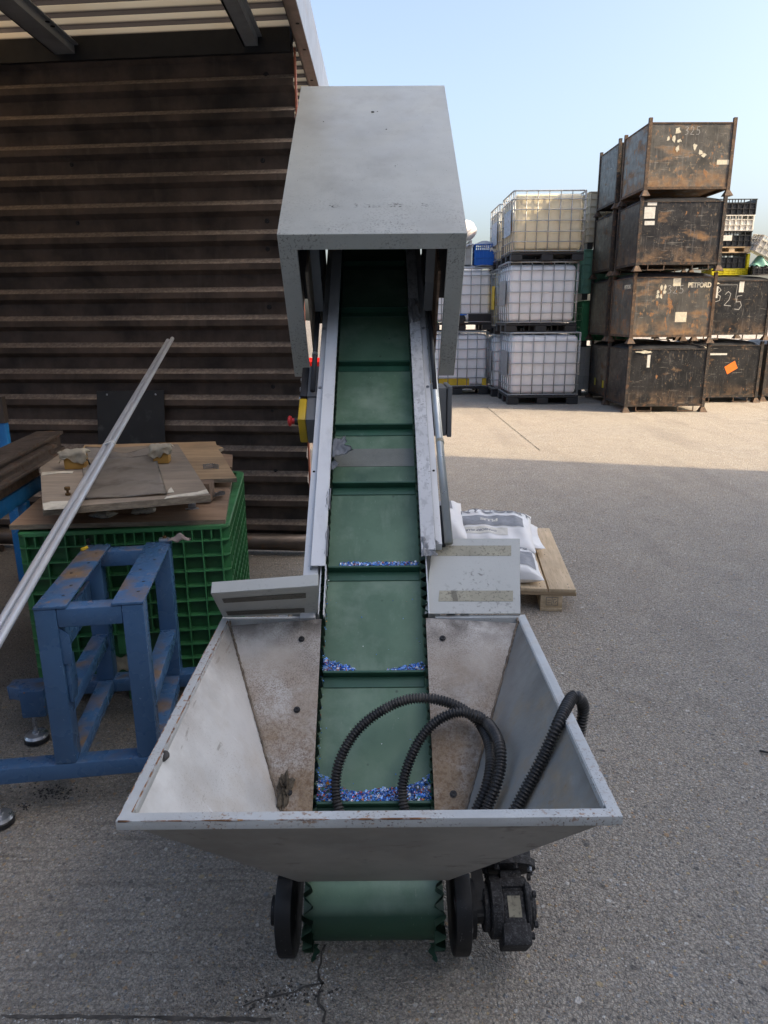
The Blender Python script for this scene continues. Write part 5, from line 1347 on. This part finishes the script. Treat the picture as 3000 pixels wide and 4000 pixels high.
# ------------------------------------------------------------------ tanks (caged containers) in the yard
IW, ID, IH = 1.14, 1.03, 1.10
def tank_proto(label):
    root = thing('tank_container', label, 'tank', (0, 0, 0), 0, 'caged tank containers stacked in the yard')
    b = MB()
    for x in (0, IW/2-.09, IW-.18):
        for y in (0, ID/2-.07, ID-.14): b.box((x, y, 0), (x+.18, y+.14, .10))
    b.box((0, 0, .1005), (IW, ID, .135)); b.box((.02, .01, 0.001), (IW-.02, .03, .018))
    b.build('pallet', MT['ipal'], root, bevel=.012, seg=1)
    b = MB(); b.box((.035, .035, .150), (IW-.035, ID-.035, IH-.045)); bo = b.build('bottle', MT['bottle'], root, bevel=.085, seg=4)
    b = MB(); b.rev([(.085, 0), (.085, .03), (.07, .035)], Matrix.Translation((IW/2, ID/2, IH-.0455)), 20); b.build('cap', MT['dark'], bo)
    b = MB(); r = .0085
    xs = [.035, .21, .385, .56, .735, .91, IW-.035]; ys = [.035, .23, .42, .61, .80, ID-.035]
    for x in xs:
        for y in (.012, ID-.012): b.tube([(x, y, .136), (x, y, IH-.012)], r*.9, 6)
    for y in ys:
        for x in (.012, IW-.012): b.tube([(x, y, .136), (x, y, IH-.012)], r, 6)
    for z in (.155, .30, .46, .63, .80, .96, IH-.012):
        o_ = .004 if z < IH-.02 else .012; rr_ = r if z < IH-.02 else .013; c = .05
        ring = []
        for (cx, cy, a0) in ((IW-o_-c, ID-o_-c, 0), (o_+c, ID-o_-c, .5*PI), (o_+c, o_+c, PI), (IW-o_-c, o_+c, 1.5*PI)):
            ring += [(cx+c*math.cos(a0+PI/2*k/4), cy+c*math.sin(a0+PI/2*k/4), z) for k in range(5)]
        b.tube(ring+[ring[0]], rr_, 6, cap=False)
    b.build('cage', MT['cage'], root, smooth=True)
    b = MB(); b.box((-.0085, .10, .42), (-.0055, .72, .82)); b.build('label_plate', MT['iplate'], root)
    return root
def IX(px, py, Y): return AT(px, py, Y)
f0 = G(1985, 1581); yF = f0.y
t1 = tank_proto('white caged tank at the bottom of the front three-high stack, on the ground')
t1.location = (AT(1982, 1560, yF).x, yF, 0); t1.scale = (1.02, 1, 1.05)
t2 = dup(t1, (AT(1982, 1150, yF).x, yF+.05, 1.157), 0, 'greyish white caged tank in the middle of the front three-high stack', None, (1, 1, .98))
t3 = dup(t1, (AT(2001, 880, yF).x, yF+.0, 2.240), 0, 'cream caged tank on top of the front three-high stack', None, (1, 1, .93))
setmat(t3, 'bottle', MT['bottlec']); setmat(t3, 'label_plate', MT['bluelabel'])
# second column behind it
x2, y2 = AT(1920, 1500, yF+1.25).x, yF+1.22
t4 = dup(t1, (x2, y2, 0), 0, 'shaded caged tank on the ground behind the front three-high stack', None, (1, 1, 1))
t5 = dup(t1, (x2+.02, y2, 1.10), 0, 'yellowed caged tank with a bright yellow label behind the front stack, middle tier', None, (1, 1, 1))
setmat(t5, 'bottle', MT['bottley']); setmat(t5, 'label_plate', MT['yelband'])
t6 = dup(t1, (x2+.03, y2, 2.20), 0, 'cream caged tank with blue paper labels behind the front stack, top tier', None, (1, 1, .95))
setmat(t6, 'bottle', MT['bottlec']); setmat(t6, 'label_plate', MT['bluelabel'])
# left pair partly behind the hood
gl = G(1907, 1541); yL = gl.y
t7 = dup(t1, (gl.x-IW, yL, 0), 0, 'white caged tank with a yellow band round its foot, left of the front stack', None, (1, 1, 1.04))
b = MB(); TM[t7] = Matrix.Translation((gl.x-IW, yL, 0)) @ Matrix.Diagonal((1, 1, 1.04, 1))
mt = TM[t7]; b.box((.022, .020, .165), (.78, .033, .285), mt); b.box((1.02, .020, .165), (IW-.03, .033, .285), mt); b.box((IW-.033, .034, .165), (IW-.022, ID-.03, .285), mt); bd = b.build('yellow_band', MT['yelband'], t7)
t8 = dup(t1, (gl.x-IW+.04, yL+.02, 1.16), 0, 'white caged tank with a blue-handled valve, on top of the yellow banded one', None, (1, 1, .99))
TM[t8] = Matrix.Translation((gl.x-IW+.04, yL+.02, 1.16)) @ Matrix.Diagonal((1, 1, .99, 1))
m8 = TM[t8]
b = MB(); b.box((.70, .002, .14), (IW-.03, .030, .31), m8); b.build('foot_plate', MT['dark'], t8)
b = MB(); b.rev([(.10, 0), (.10, .03), (.055, .04), (.055, .10), (.065, .10), (.065, .13), (.04, .131), (.04, .11)], m8 @ COLS((1, 0, 0), (0, 0, 1), (0, -1, 0), (.55, .01, .20)), 18); v8 = b.build('valve', MT['ipal'], t8)
b = MB(); b.box((.50, -.09, .27), (.66, -.06, .29), m8); b.build('valve_handle', MT['bluec'], v8)
t9 = dup(t1, (gl.x-2*IW-.10, yL+.05, 0), 0, 'white caged tank on the ground, farther left of the yellow banded one behind the conveyor', None, (1, 1, 1.02))
# film sheet and crates on the left pair
zt8 = 1.16+IH*.99
def film(u, v):
    return V((gl.x-IW+.02+u*(IW+.04), yL+.03+v*.95, zt8+.015+.05*math.sin(PI*u)*math.sin(PI*min(1, v*1.1))+.018*math.sin(9*u+5*v)+.012*math.sin(17*u-3*v)))
b = MB(); b.grid(film, 40, 20); tag(b.build('film_sheet', MT['sheet'], smooth=True, thick=.003, fix=False), 'crumpled white film sheet draped over the upper tank with the valve', 'film')

def small_crate(label, mat, w, d, h, loc, rz=0., tilt=(0, 0), cat='crate', group=None, nx=6, slots=True):
    root = thing('plastic_crate', label, cat, loc, rz, group)
    if tilt != (0, 0):
        root.rotation_euler = (tilt[0], tilt[1], rz)
        TM[root] = Matrix.Translation(V(loc)) @ root.rotation_euler.to_matrix().to_4x4()
    m = TM[root]; t = .02
    b = MB()
    for (lo, hi) in (((t, t, 0), (w-t, t+.004, h)), ((t, d-t-.004, 0), (w-t, d-t, h)), ((t, t+.004, 0), (t+.004, d-t-.004, h)), ((w-t-.004, t+.004, 0), (w-t, d-t-.004, h))):
        pass
    zb = h*.70 if slots else h-.004
    b.box((t, t, .004), (w-t, t+.004, zb), m); b.box((t, d-t-.004, .004), (w-t, d-t, zb), m); b.box((t, t+.004, .004), (t+.004, d-t-.004, h-.012), m); b.box((w-t-.004, t+.004, .004), (w-t, d-t-.004, h-.012), m)
    b.box((t+.004, t+.004, .004), (w-t-.004, d-t-.004, .010), m); b.build('wall_panel', mat, root)
    b = MB(); xs = [t+(w-2*t)*k/nx for k in range(nx+1)]
    for y0, y1 in ((.002, t), (d-t, d-.002)):
        for x in xs: b.box((x-.005, y0, .012), (x+.005, y1, h-.012), m)
        for z in (.004, h*.36, h*.70): b.box((t, y0, z), (w-t, y1, z+.008), m)
        for k in range(nx*2):
            if k % 2 and k < nx*1.2: x = t+(w-2*t)*k/(nx*2); b.box((x-.006, y0+.012, h*.70), (x+.006, y1, h-.012), m)
    for x0, x1 in ((.002, t), (w-t, w-.002)):
        for k in range(5):
            y = t+(d-2*t)*k/4; b.box((x0, y-.005, .012), (x1, y+.005, h-.012), m)
        for z in (.004, h*.36, h*.70): b.box((x0, t, z), (x1, d-t, z+.008), m)
    b.build('rib_grid', mat, root)
    b = MB()
    for (lo, hi) in (((0, 0, h-.012), (w, .028, h)), ((0, d-.028, h-.012), (w, d, h)), ((0, .028, h-.012), (.028, d-.028, h)), ((w-.028, .028, h-.012), (w, d-.028, h))): b.box(lo, hi, m)
    b.build('rim', mat, root)
    return root
yb = yL+.10
pC = AT(1853, 1018, yb); 
blc = small_crate('blue slatted plastic crate on the film covered tank', MT['bluec'], .46, .60, .36, (AT(1853, 1018, yb).x, yb, zt8+.04), -.05)
b = MB(); mt_ = TM[blc]; textmesh('Ap', .09, mt_ @ COLS((1, 0, 0), (0, 0, 1), (0, -1, 0), (.33, .0012, .265)), b, .004); b.build('lettering', MT['label'], blc, fix=False)
gc = small_crate('light grey plastic crate left of the blue crate', MT['greyc'], .60, .60, .42, (AT(1848, 1020, yb).x-.62, yb+.02, zt8+.05), .03)
def film2(u, v): return V((AT(1853, 1018, yb).x-.16+u*.64, yb-.015+v*.60, zt8+.40+.06*math.sin(PI*u)*math.sin(PI*v)+.022*math.sin(11*u+3*v)-.10*max(0, .3-u)-.05*max(0, .12-v)*3))
b = MB(); b.grid(film2, 30, 16); tag(b.build('film_heap', MT['sheet'], smooth=True, thick=.004, fix=False), 'heap of crumpled white film lying on the blue crate', 'film')
pb = AT(1828, 985, yb+.3)
b = MB()
def bale(u, v):
    a = 2*PI*u; e = PI*v; q = 1+.16*mnoise.noise(V((3*math.cos(a), 3*math.sin(a), 3*v)))
    return V((pb.x-.10+.24*q*math.sin(e)**.8*math.cos(a), pb.y+.24*q*math.sin(e)**.8*math.sin(a), zt8+.47+.18-.18*q*math.cos(e)))
b.grid(bale, 30, 18); tag(b.build('film_bale', MT['bale'], smooth=True), 'round white and red film bale on the light grey crate', 'bale')

# coloured pallet boxes glimpsed behind the conveyor and between the stacks
def yardbox(label, mat, loc, w, d, h, rz=0.):
    root = thing('pallet_box', label, 'plastic box', loc, rz)
    ribbed_box(root, (mat, MT['ipal']), w, d, .12, h, .12, .12, top_rows=False)
    return root
gp = G(1690, 1520)
yardbox('lime green ribbed plastic box behind the conveyor conduit', MT['limec'], (AT(1650, 1300, yL-.12).x-.25, yL+.06, 1.135), .55, .8, .62)
yardbox('bright red ribbed plastic box seen past the wall end, left of the conveyor', MT['redc'], (AT(1130, 1400, 9.5).x, 9.5, 0), .80, .8, .86)
xs_ = AT(2262, 1250, yF+1.2).x
for k, (mt_, lab, z, h) in enumerate(((MT['greyc'], 'grey ribbed plastic box on the ground in the gap between tanks and stillages', 0, .86), (MT['gdark'], 'mid green ribbed plastic box, second up in the gap between tanks and stillages', .86, .80), (MT['teal'], 'teal ribbed plastic box, third up in the gap between tanks and stillages', 1.66, .84), (MT['cream'], 'cream ribbed plastic box on top in the gap between tanks and stillages', 2.50, .92))):
    yardbox(lab, mt_, (xs_+.04*(k % 2), yF+1.2, z), .95, .9, h)

# ------------------------------------------------------------------ steel stillages
SW, SD, SB, ST_ = 1.20, 1.0, .10, .925
def stillage_proto(label):
    root = thing('steel_stillage', label, 'stillage', (0, 0, 0), 0, 'steel stillages stacked in the yard')
    b = MB(); t = .004; i = .012
    b.box((i, i, SB), (SW-i, i+t, ST_)); b.box((i, SD-i-t, SB), (SW-i, SD-i, ST_)); b.box((i, i+t, SB), (i+t, SD-i-t, ST_)); b.box((SW-i-t, i+t, SB), (SW-i, SD-i-t, ST_)); b.box((i+t, i+t, SB+.03), (SW-i-t, SD-i-t, SB+.034))
    b.build('body', MT['still'], root)
    for z0, z1 in ((SB-.012, SB+.022), (ST_-.014, ST_+.003)):
        b = MB(); b.box((.004, .004, z0), (SW-.004, .026, z1)); b.box((.004, SD-.026, z0), (SW-.004, SD-.004, z1)); b.box((.004, .0258, z0+.0005), (.026, SD-.0258, z1-.0005)); b.box((SW-.026, .0258, z0+.0005), (SW-.004, SD-.0258, z1-.0005))
        b.build('edge_frame', MT['stillframe'], root)
    for x in (0, SW-.045):
        for y in (0, SD-.045):
            b = MB(); b.box((x, y, .045), (x+.045, y+.045, .985)); po = b.build('post', MT['stillframe'], root)
            cx, cy = x+.0225, y+.0225; b = MB(); a, c = .024, .060
            b.add([(cx-c, cy-c, 0), (cx+c, cy-c, 0), (cx+c, cy+c, 0), (cx-c, cy+c, 0), (cx-a, cy-a, .075), (cx+a, cy-a, .075), (cx+a, cy+a, .075), (cx-a, cy+a, .075)], [(0, 1, 5, 4), (1, 2, 6, 5), (2, 3, 7, 6), (3, 0, 4, 7), (3, 2, 1, 0), (4, 5, 6, 7)]); b.build('foot', MT['stillframe'], po)
    for x in (.17, .80):
        b = MB(); b.box((x, .006, .012), (x+.24, .022, .024)); b.box((x, .006, .0242), (x+.013, .022, SB-.0125)); b.box((x+.227, .006, .0242), (x+.24, .022, SB-.0125)); b.build('fork_loop', MT['stillframe'], root)
    b = MB(); b.grid(lambda u, v: V((.02+u*(SW-.04), .02+v*(SD-.04),   .90+.125*(math.sin(PI*min(.999, max(.001, u)))*math.sin(PI*min(.999, max(.001, v))))**.22*(.92+.08*math.sin(9*u+4*v)*math.sin(13*v)))), 20, 16); b.build('scrap_load', MT['blackc'], root, smooth=True)
    return root
st0 = stillage_proto('black scratched steel stillage at the foot of the front four-high stack')
yA = 10.72
DIG = {'3': [(0, .9), (.35, 1), (.55, .82), (.2, .55), (.55, .4), (.5, .1), (.05, .0)], '2': [(0, .8), (.25, 1), (.5, .85), (.4, .45), (0, .05), (.6, 0)], '5': [(.55, 1), (.12, .95), (.1, .55), (.45, .58), (.6, .3), (.4, .02), (0, .06)], '7': [(0, .95), (.55, 1), (.3, .5), (.2, 0)]}
def face(root): return TM[root] @ COLS((1, 0, 0), (0, 0, 1), (0, -1, 0), (0, .0112, 0))
def chalk(root, txt, x, z, s, w=.006, slant=0.):
    m = face(root)
    for k, ch in enumerate(txt):
        b = MB(); ribbon(b, [(x+k*s*.78+p[0]*s*.8, z+p[1]*s-k*s*slant) for p in DIG[ch]], w, m)
        b.build('chalk_digit', MT['chalk'], root, fix=False)
def decal(root, mat, poly, off=.0006, name='label'):
    b = MB(); m = face(root); b.add([m @ V((x, z, off)) for x, z in poly], [tuple(range(len(poly)))]); return b.build(name, MT[mat], root, fix=False)
def rect(x0, z0, x1, z1): return [(x0, z0), (x1, z0), (x1, z1), (x0, z1)]
def ragged(x, z, w, h, seed, k=11):
    rr = random.Random(seed); return [(x+w*.5*rr.uniform(.45, 1.05)*math.cos(2*PI*i/k), z+h*.5*rr.uniform(.4, 1.05)*math.sin(2*PI*i/k)) for i in range(k)]
def still_at(X, Y, Z, rz, label, mat):
    o = dup(st0, (X, Y, Z), rz, label)
    setmat(o, 'body', MT[mat])
    if mat != 'stillr':
        for q in ('edge_frame', 'post'): setmat(o, q, MT['stillframed'])
    return o
A1 = st0; xA = [AT(2446, 1500, yA).x, AT(2470, 1200, yA).x, AT(2494, 900, yA).x, AT(2530, 560, yA).x]
A1.location = (xA[0], yA, 0); TM[A1] = Matrix.Translation((xA[0], yA, 0)); 
A2 = still_at(xA[1], yA+.02, 1.005, .0, 'rust-streaked stillage with stencilled lettering, second up in the front stack', 'stillr')
A3 = still_at(xA[2]-.01, yA-.03, 2.005, -.01, 'black stillage with a white document pouch, third up in the front stack', 'stillm')
A4 = still_at(xA[3]-.005, yA-.02, 2.995, .015, 'rusty stillage chalked with a number, topmost in the front stack, against the sky', 'stillr')
for k in (A2, A4):
    for c in list(k.children):
            if c.name.startswith('fork_loop') or (k is A4 and c.name.startswith('scrap_load')): bpy.data.objects.remove(c)
setmat(A1, 'edge_frame', MT['stillframed']); setmat(A1, 'post', MT['stillframed'])
decal(A1, 'label', rect(.285, .66, .330, .84)); decal(A1, 'labelw', ragged(.24, .885, .3, .05, 3), .012, 'torn_film')
chalk(A2, '325', .50, .70, .11, .005); decal(A2, 'stencil', rect(.57, .80, .68, .915), .0006, 'paper_patch')
b = MB(); textmesh('PETFORD', .092, face(A2) @ Matrix.Translation((.955, .81, .0008)), b, .004, None, .86); b.build('stencil_lettering', MT['stencil'], A2, fix=False)
b = MB(); ml = TM[A2] @ COLS((0, -1, 0), (0, 0, 1), (-1, 0, 0), (.0112, 0, 0)); textmesh('PETFORD', .075, ml @ Matrix.Translation((-.28, .80, .0008)), b, .003, None, .9); b.build('stencil_lettering', MT['stencil'], A2, fix=False)
decal(A2, 'stencil', rect(.645, .30, .81, .44), .0006, 'paper_patch')
for q in range(6): decal(A2, 'labelw', ragged(.36+.05*(q % 3), .66+.06*(q//2), .05, .09, 20+q), .0007, 'torn_label')
decal(A3, 'dark', rect(.03, .60, .26, .925), .001, 'document_pouch'); decal(A3, 'label', rect(.065, .70, .215, .85), .002, 'document'); decal(A3, 'label', rect(.08, .615, .22, .67), .002, 'document'); decal(A3, 'label', rect(.10, .87, .23, .92), .002, 'document')
chalk(A4, '325', .50, .775, .10, .005)
for q, (x, z, w, h) in enumerate(((.40, .82, .11, .12), (.36, .72, .06, .13), (.43, .70, .09, .06), (.42, .60, .08, .10), (.66, .63, .07, .12), (.74, .56, .09, .09), (.79, .52, .08, .06), (.28, .73, .05, .09))): decal(A4, 'labelw', ragged(x, z, w, h, 40+q), .0007, 'torn_label')
decal(A4, 'stencil', rect(.98, .40, 1.15, .46), .0006, 'paper_patch')
yB = 11.86; 
xB = [AT(2364, 1530, yB).x-SW*0, AT(2368, 1250, yB).x, AT(2385, 1000, yB).x, AT(2409, 700, yB).x]
LB = ('dark brown stillage with yellow tags at the foot of the stack behind the front one', 'black dusty stillage, second up in the stack behind the front one', 'plain brown-black stillage, third up in the stack behind the front one', 'black stillage topmost in the stack behind the front one, left of the chalked rusty one')
for k, z in enumerate((0, 1.005, 2.005, 2.995)):
    o = still_at(xB[k], yB, z, 0, LB[k], ('stillm', 'still', 'stillm', 'still')[k])
    if k == 3:
        for c in list(o.children):
            if c.name.startswith('scrap_load'): bpy.data.objects.remove(c)
    if k == 0:
        b = MB(); ml = TM[o] @ COLS((0, -1, 0), (0, 0, 1), (-1, 0, 0), (.0112, 0, 0))
        for (y, z_) in ((.15, .24), (.60, .25)): b = MB(); b.add([ml @ V((x, zz, .001)) for x, zz in rect(-y-.09, z_, -y, z_+.12)], [(0, 1, 2, 3)]); b.build('yellow_tag', MT['yelc'], o, fix=False)
yC = G(2960, 1572).y; xC = AT(2968, 1480, yC).x-SW
C1 = still_at(xC, yC, 0, 0, 'black scuffed stillage with an orange card, right of the front stack on the ground', 'still')
C2 = still_at(xC+.03, yC, 1.0, 0, 'black stillage with large chalk number 325, on top of the orange carded one', 'still')
decal(C1, 'orange', [(.66, .46), (.82, .56), (.76, .68), (.60, .58)], .001, 'orange_card'); decal(C1, 'label', rect(.30, .77, .62, .80), .001)
chalk(C2, '325', .28, .60, .22, .009, .28); decal(C2, 'label', rect(.66, .745, .735, .915), .001); 
b = MB(); ribbon(b, [(.34, .86), (.63, .86), (.62, .64)], .005, face(C2)); b.build('chalk_mark', MT['chalk'], C2, fix=False)
for k, (z, lab) in enumerate(((0, 'black stillage standing alone at the right edge of the picture'),)):
    still_at(AT(2984, 1480, yC+.15).x, yC+.15, z, 0, lab, 'still')
zC = 1.0+1.015
xk = AT(2926, 1050, yC+.2).x
def CR(lab, mat, x, y, z, w=.60, d=.40, h=.235, **k): return small_crate(lab, mat, w, d, h, (x, y, z), **k)
CR('yellow plastic crate at the foot of the crate stack on the chalked stillage', MT['yelc'], xk-.60, yC+.20, zC, .60, .40, .10)
b = MB(); b.box((xk-.045, yC+.20, zC+.101), (xk-.005, yC+.60, zC+.33)); tag(b.build('crate_end', MT['yelc'], bevel=.004), 'upright yellow crate end panel beside the lowest black crate', 'crate panel')
CR('black plastic crate sitting in the yellow one, under the small pallet', MT['blackc'], xk-.66, yC+.21, zC+.10, .60, .38, .235)
b = MB()
sp = thing('small_pallet', 'small wooden pallet between crates in the stack on the right', 'pallet', (xk-.62, yC+.18, zC+.338))
for y in (.0, .17, .34):
    b = MB(); b.box((0, y, .075), (.60, y+.10, .092), TM[sp]); b.build('deck_board', MT['dealx'], sp)
    for x in (0, .26, .50):
        b = MB(); b.box((x, y+.01, .0165), (x+.09, y+.09, .0745), TM[sp]); b.build('block', MT['deal'], sp)
    b = MB(); b.box((0, y, 0), (.60, y+.10, .016), TM[sp]); b.build('bottom_board', MT['dealx'], sp)
zq = zC+.338+.093
cb1 = CR('black plastic crate directly on the small pallet', MT['blackc'], xk-.61, yC+.20, zq)
b = MB(); b.box((.14, -.001, .09), (.28, .0015, .17), TM[cb1]); b.build('label', MT['label'], cb1)
CR('white plastic crate between two black ones in the stack on the right', MT['whitec'], xk-.60, yC+.20, zq+.236)
CR('black plastic crate on top of the white one, topmost of the stack on the right', MT['blackc'], xk-.59, yC+.20, zq+.472)
xw = AT(2936, 1040, yC+.1).x
CR('dark grey flat crate at the front right on the 325 stillage', MT['blackc'], xw-.01, yC+.03, zC, .50, .40, .12)
CR('white plastic crate lying tilted on the flat dark crate at the right edge', MT['whitec'], xw+.01, yC+.10, zC+.36, .60, .40, .26, tilt=(.15, .42))
b = MB(); b.grid(lambda u, v: V((xw+.02+.30*u, yC+.05+.3*v, zC+.125+.16*math.sin(PI*u)*math.sin(PI*v)+.02*math.sin(13*u+5*v))), 16, 12); tag(b.build('green_film', MT['teal'], smooth=True), 'crumpled green film under the tilted white crate', 'film')

# ------------------------------------------------------------------ factory building to the right (out of frame) that shades the near yard
bh = 11.35; FZ = math.radians(-17.)
fac = thing('factory_building', 'tall pale clad factory building standing outside the picture on the right', 'building', (10., 4.53, 0), FZ)
mf = TM[fac]
b = MB(); b.box((0, -17, 0), (13, 0, bh), mf); b.build('wall', MT['bldg'], fac)
b = MB(); b.box((-.05, -17.05, bh+.001), (13.05, -.001, bh+.2), mf); b.build('roof', MT['header'], fac)
for y in (-6.5, -2.5):
    b = MB(); b.box((-.03, y-1.5, .0), (-.002, y+1.5, 4.2), mf); b.build('roller_door', MT['fascia'], fac)

wh = thing('sky_blocker', 'unseen grey building added behind the viewpoint to block low sky light', 'building', (-6, -9, 0))
b = MB(); b.box((-30, -22, 0), (7, -9, 9.)); b.build('wall', MT['bldg2'], wh)  # added volume, out of view, keeps sky light off the front faces
b = MB(); b.box((-30.1, -22.1, 9.001), (7.1, -8.9, 9.2)); b.build('roof', MT['header'], wh)
for x in (-20, -12, -3):
    b = MB(); b.box((x-2, -8.998, 0), (x+2, -8.97, 4)); b.build('roller_door', MT['fascia'], wh)

# ------------------------------------------------------------------ light
EL, AZ = math.radians(37.5), math.radians(107.0)      # sun azimuth, clockwise from +Y
to = V((math.sin(AZ)*math.cos(EL), math.cos(AZ)*math.cos(EL), math.sin(EL)))
sl = bpy.data.lights.new('sun', 'SUN'); so = bpy.data.objects.new('sun', sl); COL.objects.link(so)
sl.energy = 2.5; sl.angle = math.radians(.53); sl.color = (1., .79, .52)
so.rotation_euler = to.to_track_quat('Z', 'Y').to_euler(); so.location = (20, -5, 20)
w = bpy.data.worlds.new('World'); SC.world = w; w.use_nodes = True; nt = w.node_tree; nt.nodes.clear()
sky = nd(nt, 'ShaderNodeTexSky', sky_type='NISHITA'); sky.sun_disc = False
sky.sun_elevation = EL; sky.sun_rotation = AZ; sky.air_density = 1.0; sky.dust_density = 5.6; sky.ozone_density = 1.2; sky.altitude = 0
hs = nd(nt, 'ShaderNodeHueSaturation', {'Saturation': .92, 'Value': 1., 'Color': sky.outputs[0]})
bg = nd(nt, 'ShaderNodeBackground', {'Color': hs.outputs[0], 'Strength': .13}); ow = nd(nt, 'ShaderNodeOutputWorld', {0: bg.outputs[0]})
SC.view_settings.view_transform = 'Standard'; SC.view_settings.look = 'None'; SC.view_settings.exposure = 1.54; SC.view_settings.gamma = 1.
SC.cycles.max_bounces = 8; SC.cycles.diffuse_bounces = 4; SC.cycles.transparent_max_bounces = 8
SC.cycles.use_denoising = True
